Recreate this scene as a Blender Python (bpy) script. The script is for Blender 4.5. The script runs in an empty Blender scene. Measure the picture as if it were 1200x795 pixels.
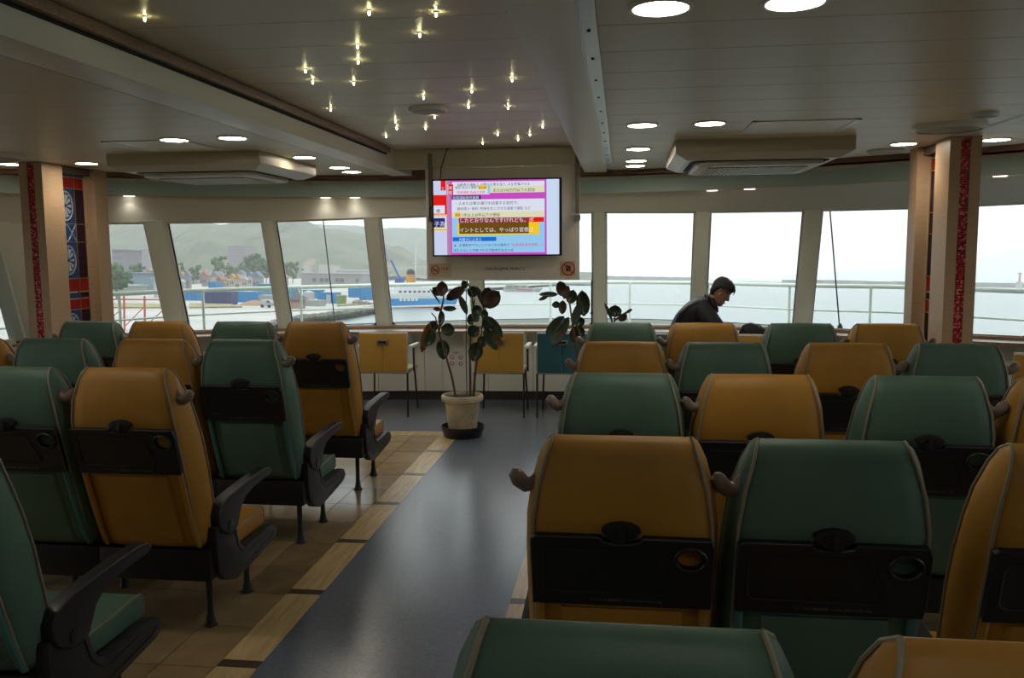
import bpy, bmesh, math, random
from mathutils import Vector, Matrix
SC = bpy.context.scene
COL = SC.collection
PI = math.pi
# ---------------------------------------------------------------- camera
cd = bpy.data.cameras.new('camera')
cam = bpy.data.objects.new('camera', cd); COL.objects.link(cam)
cd.sensor_width = 36; cd.lens = 36*1004.85/1200; cd.clip_start = .05; cd.clip_end = 20000
YAW, PITCH, ROLL, EYE = .1269, .1054, -.0078, 1.6
fw = Vector((-math.sin(YAW)*math.cos(PITCH), math.cos(YAW)*math.cos(PITCH), -math.sin(PITCH)))
rt0 = Vector((math.cos(YAW), math.sin(YAW), 0)); up0 = rt0.cross(fw)
rt = rt0*math.cos(ROLL)+up0*math.sin(ROLL); up = -rt0*math.sin(ROLL)+up0*math.cos(ROLL)
cam.matrix_world = Matrix(((rt.x, up.x, -fw.x, 0), (rt.y, up.y, -fw.y, 0), (rt.z, up.z, -fw.z, EYE), (0, 0, 0, 1)))
SC.camera = cam
# ---------------------------------------------------------------- sky and exposure
SKY = 1.0   # overcast sky: about 1.1 at the horizon, three times that overhead
w = bpy.data.worlds.new('overcast_sky'); SC.world = w; w.use_nodes = True
nt = w.node_tree; nt.nodes.clear()
wo = nt.nodes.new('ShaderNodeOutputWorld'); bg = nt.nodes.new('ShaderNodeBackground')
tc = nt.nodes.new('ShaderNodeTexCoord'); sx = nt.nodes.new('ShaderNodeSeparateXYZ'); cr = nt.nodes.new('ShaderNodeValToRGB')
nt.links.new(tc.outputs['Generated'], sx.inputs[0]); nt.links.new(sx.outputs['Z'], cr.inputs[0])
e = cr.color_ramp.elements
e[0].position = 0; e[0].color = (1.18, 1.2, 1.22, 1); e[1].position = 1; e[1].color = (3.3, 3.35, 3.4, 1)
nt.links.new(cr.outputs[0], bg.inputs[0]); bg.inputs[1].default_value = SKY; nt.links.new(bg.outputs[0], wo.inputs[0])
vs = SC.view_settings
vs.view_transform = 'Standard'; vs.look = 'None'; vs.gamma = 1; vs.use_curve_mapping = False
vs.exposure = 0.1
cy = SC.cycles
cy.max_bounces = 9; cy.diffuse_bounces = 5; cy.glossy_bounces = 4; cy.transmission_bounces = 6
cy.transparent_max_bounces = 16; cy.volume_bounces = 3; cy.sample_clamp_indirect = 3; cy.caustics_reflective = False; cy.caustics_refractive = False
cy.use_denoising = True
# ---------------------------------------------------------------- materials
MATS = {}
def mat(name, col, rough=.5, metal=0, noise=0, nscale=20, bump=0, bscale=200, emit=None, es=0, spec=.5, trans=0, coat=0, col2=None, stretch=None):
    if name in MATS: return MATS[name]
    m = bpy.data.materials.new(name); m.use_nodes = True; n = m.node_tree; b = n.nodes['Principled BSDF']
    b.inputs['Base Color'].default_value = (*col, 1); b.inputs['Roughness'].default_value = rough; b.inputs['Metallic'].default_value = metal
    b.inputs['Specular IOR Level'].default_value = spec; b.inputs['Transmission Weight'].default_value = trans; b.inputs['Coat Weight'].default_value = coat
    t = n.nodes.new('ShaderNodeTexCoord'); src = t.outputs['Object']
    if stretch:
        mp = n.nodes.new('ShaderNodeMapping'); mp.inputs['Scale'].default_value = stretch; n.links.new(src, mp.inputs[0]); src = mp.outputs[0]
    if noise or col2:
        nz = n.nodes.new('ShaderNodeTexNoise'); nz.inputs['Scale'].default_value = nscale; nz.inputs['Detail'].default_value = 4
        n.links.new(src, nz.inputs['Vector'])
        r = n.nodes.new('ShaderNodeValToRGB'); n.links.new(nz.outputs['Fac'], r.inputs[0])
        c2 = col2 or tuple(c*(1-noise) for c in col); r.color_ramp.elements[0].color = (*c2, 1); r.color_ramp.elements[0].position = .35
        r.color_ramp.elements[1].color = (*(col if col2 else tuple(min(1, c*(1+noise)) for c in col)), 1); r.color_ramp.elements[1].position = .65
        n.links.new(r.outputs[0], b.inputs['Base Color'])
    if bump:
        nb = n.nodes.new('ShaderNodeTexNoise'); nb.inputs['Scale'].default_value = bscale; n.links.new(src, nb.inputs['Vector'])
        bp = n.nodes.new('ShaderNodeBump'); bp.inputs['Strength'].default_value = bump; bp.inputs['Distance'].default_value = .002
        n.links.new(nb.outputs['Fac'], bp.inputs['Height']); n.links.new(bp.outputs[0], b.inputs['Normal'])
    if emit:
        b.inputs['Emission Color'].default_value = (*emit, 1); b.inputs['Emission Strength'].default_value = es
    MATS[name] = m; return m
def s2l(r, g, b): return tuple(((c/255)/12.92 if c/255 <= .04045 else ((c/255+.055)/1.055)**2.4) for c in (r, g, b))
YEL = mat('mustard leather', (.42, .208, .028), .52, noise=.08, nscale=6, bump=.25, bscale=350)
GRN = mat('sea green leather', (.08, .158, .12), .52, noise=.08, nscale=6, bump=.25, bscale=350)
YEL2 = mat('mustard trim plastic', (.4, .2, .03), .45)
GRN2 = mat('teal trim plastic', (.06, .17, .16), .45)
PIPE = mat('grey beige piping', (.26, .23, .17), .5)
BLK = mat('black plastic', (.012, .012, .014), .42, bump=.15, bscale=500)
BLK2 = mat('charcoal armrest', (.016, .0165, .02), .45, bump=.15, bscale=400)
TAUPE = mat('taupe handle plastic', (.19, .145, .12), .33)
LEGM = mat('dark painted leg', (.02, .02, .022), .4)
CREAM = mat('cream ceiling panel', (.72, .66, .52), .4, bump=.1, bscale=30)
WHITE = mat('white painted panel', (.86, .84, .76), .4)
GREENW = mat('pale green painted steel', (.56, .76, .69), .45)
BEIGE = mat('beige header panel', (.8, .77, .65), .5)
FRAMEM = mat('window frame paint', (.84, .85, .72), .45)
SLOT = mat('dark gap', (.012, .011, .01), .8)
BROWN = mat('brown wood trim', (.26, .16, .11), .45, noise=.2, nscale=8, stretch=(1, 12, 12))
WOOD = mat('light wood', (.5, .345, .215), .4, noise=.06, nscale=5, stretch=(2, 2, 22), bump=.05)
WOODE = mat('counter wood edge', (.35, .2, .1), .4, noise=.15, nscale=6, stretch=(3, 3, 20))
METAL = mat('brushed metal', (.55, .56, .56), .3, metal=1)
DARKM = mat('dark metal', (.06, .06, .065), .35, metal=.8)
GASK = mat('black rubber gasket', (.01, .01, .01), .6)
def glass():
    m = bpy.data.materials.new('window glass'); m.use_nodes = True; n = m.node_tree; n.nodes.clear()
    o = n.nodes.new('ShaderNodeOutputMaterial'); mx = n.nodes.new('ShaderNodeMixShader'); t = n.nodes.new('ShaderNodeBsdfTransparent'); g = n.nodes.new('ShaderNodeBsdfGlossy'); f = n.nodes.new('ShaderNodeFresnel')
    t.inputs[0].default_value = (.94, .97, .96, 1); g.inputs['Roughness'].default_value = .0; f.inputs[0].default_value = 1.45
    n.links.new(f.outputs[0], mx.inputs[0]); n.links.new(t.outputs[0], mx.inputs[1]); n.links.new(g.outputs[0], mx.inputs[2]); n.links.new(mx.outputs[0], o.inputs[0]); return m
GLASS = glass()
def lightm(name, col, st): return mat(name, (.8, .8, .8), .5, emit=col, es=st)
# ---------------------------------------------------------------- mesh helpers
class MB:
    def __init__(s): s.v = []; s.f = []
    def add(s, v, f):
        o = len(s.v); s.v += [tuple(p) for p in v]; s.f += [tuple(i+o for i in q) for q in f]; return s
    def box(s, x0, x1, y0, y1, z0, z1):
        return s.add([(x0, y0, z0), (x1, y0, z0), (x1, y1, z0), (x0, y1, z0), (x0, y0, z1), (x1, y0, z1), (x1, y1, z1), (x0, y1, z1)],
                     [(0, 3, 2, 1), (4, 5, 6, 7), (0, 1, 5, 4), (1, 2, 6, 5), (2, 3, 7, 6), (3, 0, 4, 7)])
    def hexa(s, a, b):  # two quads a (near) and b (far), same winding
        return s.add(list(a)+list(b), [(0, 1, 2, 3), (7, 6, 5, 4), (0, 4, 5, 1), (1, 5, 6, 2), (2, 6, 7, 3), (3, 7, 4, 0)])
    def prism(s, poly, a0, a1, axis='x'):  # poly of 2d points extruded along an axis
        n = len(poly)
        def P(p, a): return {'x': (a, p[0], p[1]), 'y': (p[0], a, p[1]), 'z': (p[0], p[1], a)}[axis]
        v = [P(p, a0) for p in poly]+[P(p, a1) for p in poly]
        return s.add(v, [tuple(range(n))[::-1], tuple(range(n, 2*n))]+[(i, (i+1) % n, n+(i+1) % n, n+i) for i in range(n)])
    def loft(s, rings, cap=True, closed=True):
        n = len(rings[0]); o = len(s.v); s.v += [tuple(p) for r in rings for p in r]
        for i in range(len(rings)-1):
            for j in range(n if closed else n-1):
                k = (j+1) % n; s.f.append((o+i*n+j, o+i*n+k, o+(i+1)*n+k, o+(i+1)*n+j))
        if cap:
            s.f.append(tuple(o+j for j in range(n))[::-1]); s.f.append(tuple(o+(len(rings)-1)*n+j for j in range(n)))
        return s
    def tube(s, pts, r, n=8, cap=True, closed=False, flat=1):
        pts = [Vector(p) for p in pts]; m = len(pts); rr = r if isinstance(r, (list, tuple)) else [r]*m
        tang = [((pts[(i+1) % m]-pts[i-1]) if closed else (pts[min(i+1, m-1)]-pts[max(i-1, 0)])).normalized() for i in range(m)]
        u = tang[0].orthogonal().normalized(); rings = []
        for i in range(m):
            t = tang[i]; u = (u-t*u.dot(t)); u = u.normalized() if u.length > 1e-6 else t.orthogonal().normalized(); v = t.cross(u)
            rings.append([pts[i]+(u*math.cos(a)*flat+v*math.sin(a))*rr[i] for a in [2*PI*k/n for k in range(n)]])
        if closed: rings.append(rings[0]); return s.loft(rings, False)
        return s.loft(rings, cap)
    def lathe(s, prof, n=24, c=(0, 0, 0), cap=True):
        return s.loft([[(c[0]+r*math.cos(2*PI*k/n), c[1]+r*math.sin(2*PI*k/n), c[2]+z) for k in range(n)] for r, z in prof], cap)
    def ball(s, c, r, n=10, sc=(1, 1, 1)):
        return s.loft([[(c[0]+sc[0]*r*math.sin(PI*i/n)*math.cos(2*PI*k/n), c[1]+sc[1]*r*math.sin(PI*i/n)*math.sin(2*PI*k/n), c[2]+sc[2]*r*math.cos(PI*i/n)) for k in range(n)] for i in ([.03]+list(range(1, n))+[n-.03])])
    def mesh(s, name, m, smooth=False, bev=0, seg=2, auto=None):
        me = bpy.data.meshes.new(name); me.from_pydata(s.v, [], s.f)
        bm = bmesh.new(); bm.from_mesh(me)
        bmesh.ops.remove_doubles(bm, verts=bm.verts, dist=1e-6)
        bmesh.ops.recalc_face_normals(bm, faces=bm.faces)
        if bev:
            ed = [e for e in bm.edges if len(e.link_faces) == 2 and e.calc_face_angle(0) > .5]
            bmesh.ops.bevel(bm, geom=ed, offset=bev, segments=seg, profile=.6, affect='EDGES', clamp_overlap=True)
        bm.to_mesh(me); bm.free(); me.materials.append(m)
        if smooth or bev:
            me.polygons.foreach_set('use_smooth', [True]*len(me.polygons))
            if auto is None: auto = .7
            me.set_sharp_from_angle(angle=auto)
        return me
def link(name, me, parent=None, loc=None):
    o = bpy.data.objects.new(name, me); COL.objects.link(o)
    if parent: o.parent = parent
    if loc: o.location = loc
    return o
def ob(name, mb, m, parent=None, smooth=False, bev=0, seg=2, auto=None): return link(name, mb.mesh(name, m, smooth, bev, seg, auto), parent)
def tag(o, label=None, cat=None, group=None, kind=None):
    if label: o['label'] = label
    if cat: o['category'] = cat
    if group: o['group'] = group
    if kind: o['kind'] = kind
    return o
def thing(name, label, cat, loc=(0, 0, 0), rz=0, group=None):
    o = bpy.data.objects.new(name, None); COL.objects.link(o); o.location = loc; o.rotation_euler = (0, 0, rz); o.empty_display_size = .1
    return tag(o, label, cat, group)
KIDS = {}
def copy_tree(o, parent=None):
    c = o.copy(); COL.objects.link(c); c.parent = parent
    if o.name not in KIDS: KIDS[o.name] = [k for k in bpy.data.objects if k.parent == o]
    for k in KIDS[o.name]: copy_tree(k, c)
    return c
def text_mesh(name, body, size, m, parent, mtx, align='LEFT', ext=0.0):
    c = bpy.data.curves.new(name, 'FONT'); c.body = body; c.size = size; c.align_x = align; c.extrude = ext; c.resolution_u = 2
    t = bpy.data.objects.new('tmp_text', c); COL.objects.link(t)
    dg = bpy.context.evaluated_depsgraph_get(); me = bpy.data.meshes.new_from_object(t.evaluated_get(dg)); bpy.data.objects.remove(t)
    me.materials.clear(); me.materials.append(m); o = link(name, me, parent); o.matrix_local = mtx; return o
ORD = ['first', 'second', 'third', 'fourth', 'fifth', 'sixth', 'seventh', 'eighth', 'ninth', 'tenth', 'eleventh', 'twelfth', 'thirteenth', 'fourteenth', 'fifteenth', 'sixteenth', 'seventeenth', 'eighteenth', 'nineteenth']
def ordinal(k):                          # 0-based
    k += 1
    if k < 20: return ORD[k-1]
    t = {2: 'twent', 3: 'thirt', 4: 'fort', 5: 'fift', 6: 'sixt', 7: 'sevent', 8: 'eight', 9: 'ninet'}[k//10]; return t+'ieth' if k % 10 == 0 else t+'y-'+ORD[k % 10-1]
def lerp(a, b, t): return a+(b-a)*t
def interp(x, P):
    if x <= P[0][0]: i = 0
    elif x >= P[-1][0]: i = len(P)-2
    else: i = next(k for k in range(len(P)-1) if P[k][0] <= x <= P[k+1][0])
    a, b = P[i], P[i+1]; t = (x-a[0])/(b[0]-a[0]); return [lerp(a[k], b[k], t) for k in range(1, len(a))]
# measured placements (metres; ship axes, or level ground axes for things ashore)
STARS = [(-1.722,3.027), (-1.482,3.999), (-1.545,4.267), (-1.743,5.11), (-0.897,3.075), (-0.666,3.131), (-0.793,3.415), (-1.092,3.562), (-1.178,3.846), (-1.352,4.33), (-1.098,4.799), (-0.799,4.644), (-0.907,5.148), (-0.547,4.375), (-0.679,5.22), (-1.189,5.497), (-1.137,5.251), (-1.36,5.989), (-1.486,5.645), (-1.561,5.965), (-1.752,6.373), (-1.105,6.907), (-0.913,6.412), (-0.799,6.727), (-0.68,6.476), (-0.546,6.053)]
RAIL = [(-8.2,2), (-6.9,5.6), (-5.8,7.7), (-5.34,8.45), (-4.45,9.56), (-2.52,10.76), (-0.52,11.3), (1,10.95), (2.1,10.16), (3.05,9.73), (3.6,9.1), (4.2,8.2), (5.2,5.6), (5.9,2)]
RAIL_POSTS = [(-5.291,8.511), (-4.717,9.227), (-3.832,9.944), (-2.911,10.517), (-1.934,10.918), (-0.917,11.193), (0.112,11.154), (1.079,10.893), (1.94,10.275), (2.731,9.875), (3.356,9.379), (3.853,8.721)]
LEAVES_A = [(-1.495,1.204,-1.488,1.331,0.085,1), (-1.504,1.213,-1.572,1.277,0.062,0), (-1.468,1.172,-1.296,1.281,0.076,1), (-1.278,1.271,-1.309,1.335,0.049,0), (-1.265,1.190,-1.227,1.285,0.080,0), (-1.138,1.100,-1.218,1.280,0.045,2), (-1.146,1.145,-1.104,1.276,0.080,1), (-1.138,1.109,-1.009,1.244,0.116,1), (-1.281,1.050,-1.338,1.217,0.049,2), (-1.487,1.099,-1.372,1.099,0.040,0), (-1.506,1.090,-1.571,1.099,0.031,0), (-1.506,1.081,-1.508,0.953,0.049,0), (-1.559,0.990,-1.669,0.851,0.080,0), (-1.601,0.980,-1.685,0.722,0.071,3), (-1.569,0.925,-1.637,0.778,0.080,0), (-1.518,0.916,-1.398,0.917,0.094,2), (-1.520,0.834,-1.499,0.659,0.098,0), (-1.248,1.054,-1.277,0.963,0.053,0), (-1.220,1.127,-1.184,1.027,0.080,0), (-1.239,1.054,-1.185,0.991,0.062,2), (-1.259,0.954,-1.196,0.863,0.089,0), (-1.157,1.000,-1.099,0.918,0.062,2), (-1.120,1.036,-0.989,0.855,0.071,0), (-1.140,0.936,-1.027,0.755,0.085,0), (-1.058,0.891,-0.995,0.782,0.053,3), (-1.186,0.863,-1.141,0.772,0.071,2), (-1.196,0.817,-1.244,0.648,0.107,0), (-1.138,1.091,-1.139,1.000,0.053,0), (-1.519,1.140,-1.605,1.263,0.014,0), (-1.239,1.100,-1.219,1.186,0.012,0)]
LEAVES_B = [(-0.471,1.201,-0.497,1.332,0.079,1), (-0.458,1.188,-0.423,1.297,0.048,1), (-0.419,1.144,-0.384,1.258,0.079,0), (-0.511,1.223,-0.665,1.223,0.039,2), (-0.590,1.210,-0.670,1.175,0.026,2), (-0.301,1.039,-0.318,1.253,0.096,0), (-0.493,1.144,-0.559,1.135,0.048,0), (-0.467,1.179,-0.472,1.065,0.057,1), (-0.458,1.047,-0.609,0.887,0.079,2), (-0.423,1.038,-0.560,0.799,0.079,2), (-0.388,0.968,-0.327,1.162,0.061,2), (-0.371,0.977,-0.296,1.012,0.070,0), (-0.362,0.959,-0.397,0.826,0.070,1), (-0.344,0.959,-0.309,0.871,0.053,0), (-0.485,0.923,-0.529,0.799,0.044,3)]
LEAVES_C = [(-0.051,1.007,-0.051,1.113,0.097,0), (-0.005,1.030,0.036,0.975,0.074,1), (0.040,1.044,0.095,1.081,0.023,1), (-0.074,0.979,-0.139,1.132,0.026,2)]
STEMS_A = [[(-1.392,0.322),(-1.424,0.505),(-1.473,0.688),(-1.531,0.89),(-1.559,1.021),(-1.595,1.061)],[(-1.537,0.89),(-1.517,1.071),(-1.491,1.171),(-1.489,1.291)],[(-1.277,0.324),(-1.273,0.669),(-1.266,0.871),(-1.234,1.032),(-1.251,1.231),(-1.29,1.33)],[(-1.257,0.324),(-1.229,0.569),(-1.207,0.71),(-1.175,0.871),(-1.152,1.072),(-1.18,1.251)],[(-1.318,0.333),(-1.311,0.669),(-1.307,0.991),(-1.303,1.251)]]
STEMS_B = [[(-0.326,0.256),(-0.349,0.711),(-0.371,0.835),(-0.397,1.012),(-0.414,1.144),(-0.449,1.205)],[(-0.273,0.256),(-0.309,0.747),(-0.335,0.906),(-0.371,0.994),(-0.336,1.188)]]
STEMS_C = [[(-0.048,0.325),(-0.059,0.701),(-0.055,0.979),(-0.051,1.072)],[(-0.051,0.979),(0.013,1.026),(0.068,1.063)],[(-0.055,0.831),(-0.078,0.979),(-0.129,1.109)]]
RIDGE_TOWN = [(-1020.626,44.515), (-849.689,60.299), (-708.794,64.704), (-628.818,62.219), (-606.154,65.558), (-582.724,56.348), (-561.385,61.763), (-533.534,66.163), (-507.066,63.692), (-465.485,58.795), (-445.841,66.893), (-418.804,68.142), (-380.194,66.42), (-364.22,58.41), (-332.41,55.665), (-305.014,48.846), (-270.434,35.078), (-230.885,19.453), (-167.249,15.364), (-86.552,11.616), (-22.146,9.67)]
RIDGE_FAR = [(-693.704,102.735), (-602.902,100.068), (-518.582,97.384), (-486.541,94.248), (-396.567,93.392), (-285.012,72.455), (-215.876,46.222), (-147.331,23.559), (-79.55,11.147)]
MOUNTAIN = [(1157.184,25.034), (1461.026,49.931), (1706.381,73.657), (1867.968,98.738), (2135.173,127.964), (2335.557,158.75), (2604.684,234.505), (3112.199,371.81), (3853.292,512.407), (4582.548,464.179)]
RIDGE_NEAR = [(-222.974,19.246), (-218.003,27.415), (-210.526,31.55), (-201.351,26.82), (-184.715,18.169), (-150.086,10.634), (-101.28,7.401)]
TOWN = [('apartment_block',-207.37,-202.50,330.00,1.50,15.82,14), ('tower_block',-376.83,-365.33,640.00,1.50,23.23,16), ('tower_block',-295.51,-281.29,620.00,1.50,26.24,20), ('shopping_hall',-216.44,-193.78,430.00,1.50,8.40,20), ('fence_hall',-160.88,-152.65,260.00,1.50,6.76,14), ('clinic_building',-135.31,-131.15,215.00,1.50,3.67,10), ('white_silo',-114.74,-113.62,200.00,1.50,5.90,3), ('harbour_office',-153.43,-122.38,400.00,1.50,7.20,12), ('white_warehouse',-141.02,-122.17,415.00,1.50,8.80,20), ('container_blue',-104.67,-94.92,186.00,1.50,3.69,3), ('container_navy',-85.17,-79.43,168.00,1.50,4.17,3), ('container_blue',-86.05,-79.87,182.00,1.50,3.88,3), ('container_grey',-77.05,-73.99,176.00,1.50,3.41,3), ('container_cyan',-87.76,-84.28,200.00,1.50,5.13,5), ('container_blue',-115.56,-113.27,230.00,1.50,5.00,4), ('container_blue',-67.57,-63.40,186.00,1.50,3.94,4), ('container_cyan',-86.88,-85.03,215.00,1.50,4.52,5), ('container_cyan',-82.02,-78.10,215.00,1.50,3.51,5), ('container_blue',-74.73,-68.42,230.00,1.50,4.10,5), ('container_blue',-65.97,-63.06,212.00,1.50,4.72,4), ('container_grey',-64.68,-61.03,170.00,1.50,2.74,3)]
HOUSES = [(-164.4,-162.5,282,3.5,0), (-262.7,-260.1,420,6.5,0), (-243.9,-241.4,416,3.6,0), (-313.5,-311.0,542,5.2,2), (-147.3,-145.4,310,5.2,2), (-268.0,-264.3,438,4.8,1), (-195.6,-192.3,337,5.9,4), (-117.9,-116.4,252,5.5,2), (-190.0,-187.3,408,5.1,3), (-174.5,-172.6,322,5.8,0), (-275.4,-272.6,444,4.9,3), (-145.7,-143.3,295,3.2,1), (-195.9,-193.8,387,4.5,4), (-239.8,-235.7,423,3.4,0), (-165.5,-163.0,336,6.0,0), (-172.2,-170.1,305,3.1,0), (-249.6,-245.0,546,6.4,0), (-198.0,-196.2,350,5.3,4), (-136.5,-134.3,274,6.1,2), (-221.9,-218.2,368,4.2,0), (-218.3,-215.8,391,5.8,2), (-200.3,-198.1,386,6.2,0), (-164.9,-163.5,267,5.4,1), (-214.6,-211.4,419,4.1,0), (-250.6,-246.9,414,4.4,1), (-174.3,-172.2,325,3.1,3), (-244.8,-241.7,451,3.8,1), (-204.8,-202.9,329,3.7,1), (-181.5,-179.4,331,6.1,2), (-289.5,-285.8,557,6.2,0), (-148.7,-147.1,279,6.1,1), (-255.7,-251.6,454,5.2,3), (-238.6,-234.9,453,3.9,3), (-121.7,-119.1,273,6.4,1), (-327.9,-325.1,529,6.4,0), (-214.0,-210.8,463,4.7,3), (-143.4,-142.0,318,6.2,0), (-168.6,-166.4,330,5.7,3), (-193.7,-189.9,421,3.7,4), (-297.3,-292.7,526,4.7,4), (-149.3,-147.0,274,3.4,4), (-203.0,-200.8,439,4.3,4), (-155.8,-153.6,342,3.3,4), (-169.7,-166.6,314,4.4,3), (-173.8,-172.0,374,6.2,2), (-203.7,-200.2,385,5.7,0), (-275.0,-270.7,542,6.3,3), (-272.2,-269.5,497,6.1,1), (-173.1,-169.9,351,3.9,0), (-123.9,-122.3,252,4.9,3), (-208.5,-205.3,436,4.8,3), (-168.1,-165.0,361,6.5,0), (-218.8,-216.1,439,6.2,3), (-203.9,-199.9,426,4.8,3), (-197.6,-195.6,387,5.7,2), (-156.5,-154.1,355,5.1,4), (-314.8,-311.3,530,5.0,2), (-261.3,-258.8,524,5.3,1), (-206.4,-204.4,365,6.1,4), (-340.2,-335.2,544,5.8,0), (-257.8,-254.7,431,5.0,0), (-265.6,-262.8,550,5.3,1), (-258.8,-255.7,508,6.2,3), (-148.8,-146.6,324,3.8,2), (-205.2,-202.4,351,6.5,3), (-292.3,-288.9,551,4.5,4), (-192.3,-190.0,307,5.4,4), (-176.5,-174.1,375,3.1,4), (-339.8,-334.2,552,6.2,4), (-253.3,-248.7,532,4.7,3), (-224.8,-222.3,491,3.8,2), (-159.5,-157.7,265,5.0,4), (-286.4,-283.2,547,4.8,1), (-152.0,-148.9,314,3.3,2), (-344.1,-340.7,558,6.1,1), (-221.2,-216.8,453,6.1,0), (-242.2,-238.3,465,4.9,4), (-173.9,-171.9,317,4.8,3), (-127.8,-122.4,150,8.0,1), (-153.8,-147.9,200,9.0,1), (-213.2,-206.2,300,12.0,1), (-162.2,-156.7,240,7.0,1), (-240.4,-227.8,260,10.0,1), (-140.1,-136.9,330,6.0,1), (-124.1,-121.2,300,6.0,1)]
TREES = [(-118.4,190.0,8.0,5.0), (-144.1,230.0,9.0,5.0), (-152.7,250.0,6.0,4.0), (-185.4,380.0,14.0,8.0), (-186.0,390.0,9.0,7.0), (-186.8,400.0,9.0,7.0), (-190.7,420.0,14.0,8.0), (-186.5,420.0,16.0,9.0), (-178.1,410.0,14.0,9.0), (-171.1,400.0,12.0,8.0), (-178.5,300.0,9.0,6.0), (-200.0,360.0,12.0,8.0), (-206.1,380.0,10.0,7.0), (-193.2,370.0,9.0,7.0), (-128.7,170.0,9.0,7.0), (-132.9,200.0,8.0,6.0), (-171.5,420.0,12.0,8.0), (-173.5,440.0,12.0,8.0), (-184.7,260.0,9.0,7.0)]
HUT = (-61.632,157.522)
TANK_G = (-60.626,181.84)
TANK_W = (-73.93,197.668)
VAN = (-67.112,158.782)
CRANE = (-71.03,272.422)
MOUND = (-74.655,168.389)
NETS = (-57.372,183.777)
BOOM = [(-71.061,272.422,6.484),(-74.221,272.422,12.513),(-79.397,272.422,24.297)]
SILOS = [(-194.4,520,3.9,11.7), (-181.1,520,6.6,11.9)]
EDGE = [(-49.637,112.448), (-53.751,135.482), (-51.92,148.597), (-52.142,164.249), (-52.815,181.469), (-64.101,230.192), (-84.956,327.141)]
EDGE_TOP = [(-46.879,106.216), (-51.507,129.839), (-49.775,142.462), (-50.025,157.575), (-50.641,173.983), (-62.704,225.153), (-86.865,334.45)]
SHIP = [(-56.129,203.887),(-42.61,217.007)]
SHIP2 = [(-56.666,415.457),(-42.608,452.661)]
GRASS = [[(-90.731,143.257),(-83.034,147.467),(-90.672,161.052),(-101.163,159.757)],[(-78.934,149.709),(-72.303,157.63),(-79.497,167.702),(-88.337,167.568)],[(-57.737,170.455),(-54.733,188.034),(-56.195,193.053),(-59.818,179.416)]]
SCAFFOLD = [(-59.726,92.865), (-57.479,93.706), (-55.384,94.491), (-53.089,95.35)]
FAR_WALL = [(-120.987,1400), (-37.753,1400), (44.25,1400), (127.723,1400), (143.733,1400), (230.956,1400), (258.417,1400), (360.487,1400), (486.955,1400), (610.467,1400), (731.125,1400), (906.975,1400)]

# ---------------------------------------------------------------- plan of the front of the saloon
CX, CYC, RC = -1.3, 2.1, 6.0            # centre and radius of the curved ceiling edge
XL, XR, YB = -6.25, 4.05, -3.2          # side walls and back wall
ZC, ZK = 2.30, 2.45                     # ceiling and raised centre panel
BOT = [(-6.25, 6.0), (-5.765, 7.474), (-5.603, 7.483), (-5.196, 7.751), (-4.535, 8.102), (-3.5, 8.62), (-2.52, 8.905), (-1.5, 8.98), (-.22, 9.036), (.78, 8.935), (1.79, 8.81), (2.76, 8.405), (3.671, 7.958), (4.05, 7.72)]
TOPZ = [(-6.25, 1.85), (-5.6, 1.856), (-4.53, 1.873), (-3.52, 1.89), (-2.54, 1.921), (-1.5, 1.945), (-.23, 1.956), (.76, 1.94), (2.7, 1.934), (3.65, 1.955), (4.05, 1.96)]
def by(x): return interp(x, BOT)[0]
def tz(x): return interp(x, TOPZ)[0]
def arc(x, R):
    d = R*R-(x-CX)**2; return CYC+math.sqrt(d) if d > 0 else CYC
SILL = .78
def wall_pt(x, t, off=0):               # point on the raked window plane: t 0 at the sill, 1 at the window head
    return (x, by(x)*(1-.04*t)+off, SILL+(tz(x)-SILL)*t)
# ================================================================ SETTING
# floor
flo = ob('floor', MB().box(XL-.1, XR+.1, YB-.1, 9.4, -.12, 0), mat('floor underlay', (.1, .09, .08), .5)); tag(flo, 'glossy saloon floor of brown tiles and blue sheet', None, None, 'structure')
BLUE = mat('blue sheet flooring', (.14, .172, .225), .24, noise=.1, nscale=60, spec=.5, bump=.04, bscale=6)
TILE = [mat('brown floor tile %d' % i, c, .2, noise=.1, nscale=9, bump=.03, bscale=8) for i, c in enumerate([(.33, .235, .13), (.38, .275, .155), (.27, .19, .105)])]
STRIPE = mat('light wood stripe tile', (.62, .46, .24), .27, noise=.14, nscale=4, stretch=(12, 1, 1), bump=.03, bscale=8)
BAR = mat('dark brown stripe joint', (.085, .06, .04), .35)
SL0, SL1, SR0, SR1, RF = -1.542, -1.377, -.492, -.36, 5.18
# blue sheet: aisle plus everything forward of the curved border
pl = [(SL1, YB), (SR0, YB), (SR0, arc(SR0, RF)), ]
xs = [lerp(SR0, XR, k/20) for k in range(21)]
pl = [(SL1, YB), (SR0, YB), (SR0, arc(SR0, RF))]+[(x, arc(x, RF)) for x in [lerp(SR0, XR-.0, k/16) for k in range(1, 17)] if abs(x-CX) < RF]+[(XR, CYC)]+[(XR, 9.2), (XL, 9.2), (XL, CYC)]
pl += [(x, arc(x, RF)) for x in [lerp(XL+.2, SL1, k/20) for k in range(0, 21)] if abs(x-CX) < RF]
ob('flooring_sheet', MB().prism(pl, 0, .003, 'z'), BLUE, flo)
def clip_tile(x0, x1, y0, y1, R):      # tile rectangle cut by the curved border
    n = 8; top = []
    for k in range(n+1):
        x = lerp(x0, x1, k/n); top.append((x, min(y1, arc(x, R) if abs(x-CX) < R else -9)))
    top = [p for p in top if p[1] > y0+.01]
    if len(top) < 2: return None
    return [(top[0][0], y0), (top[-1][0], y0)]+top[::-1] if top[0][1] > y0 else None
random.seed(7)
g = .0025; dv = .7051; v0 = 3.0182
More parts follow.
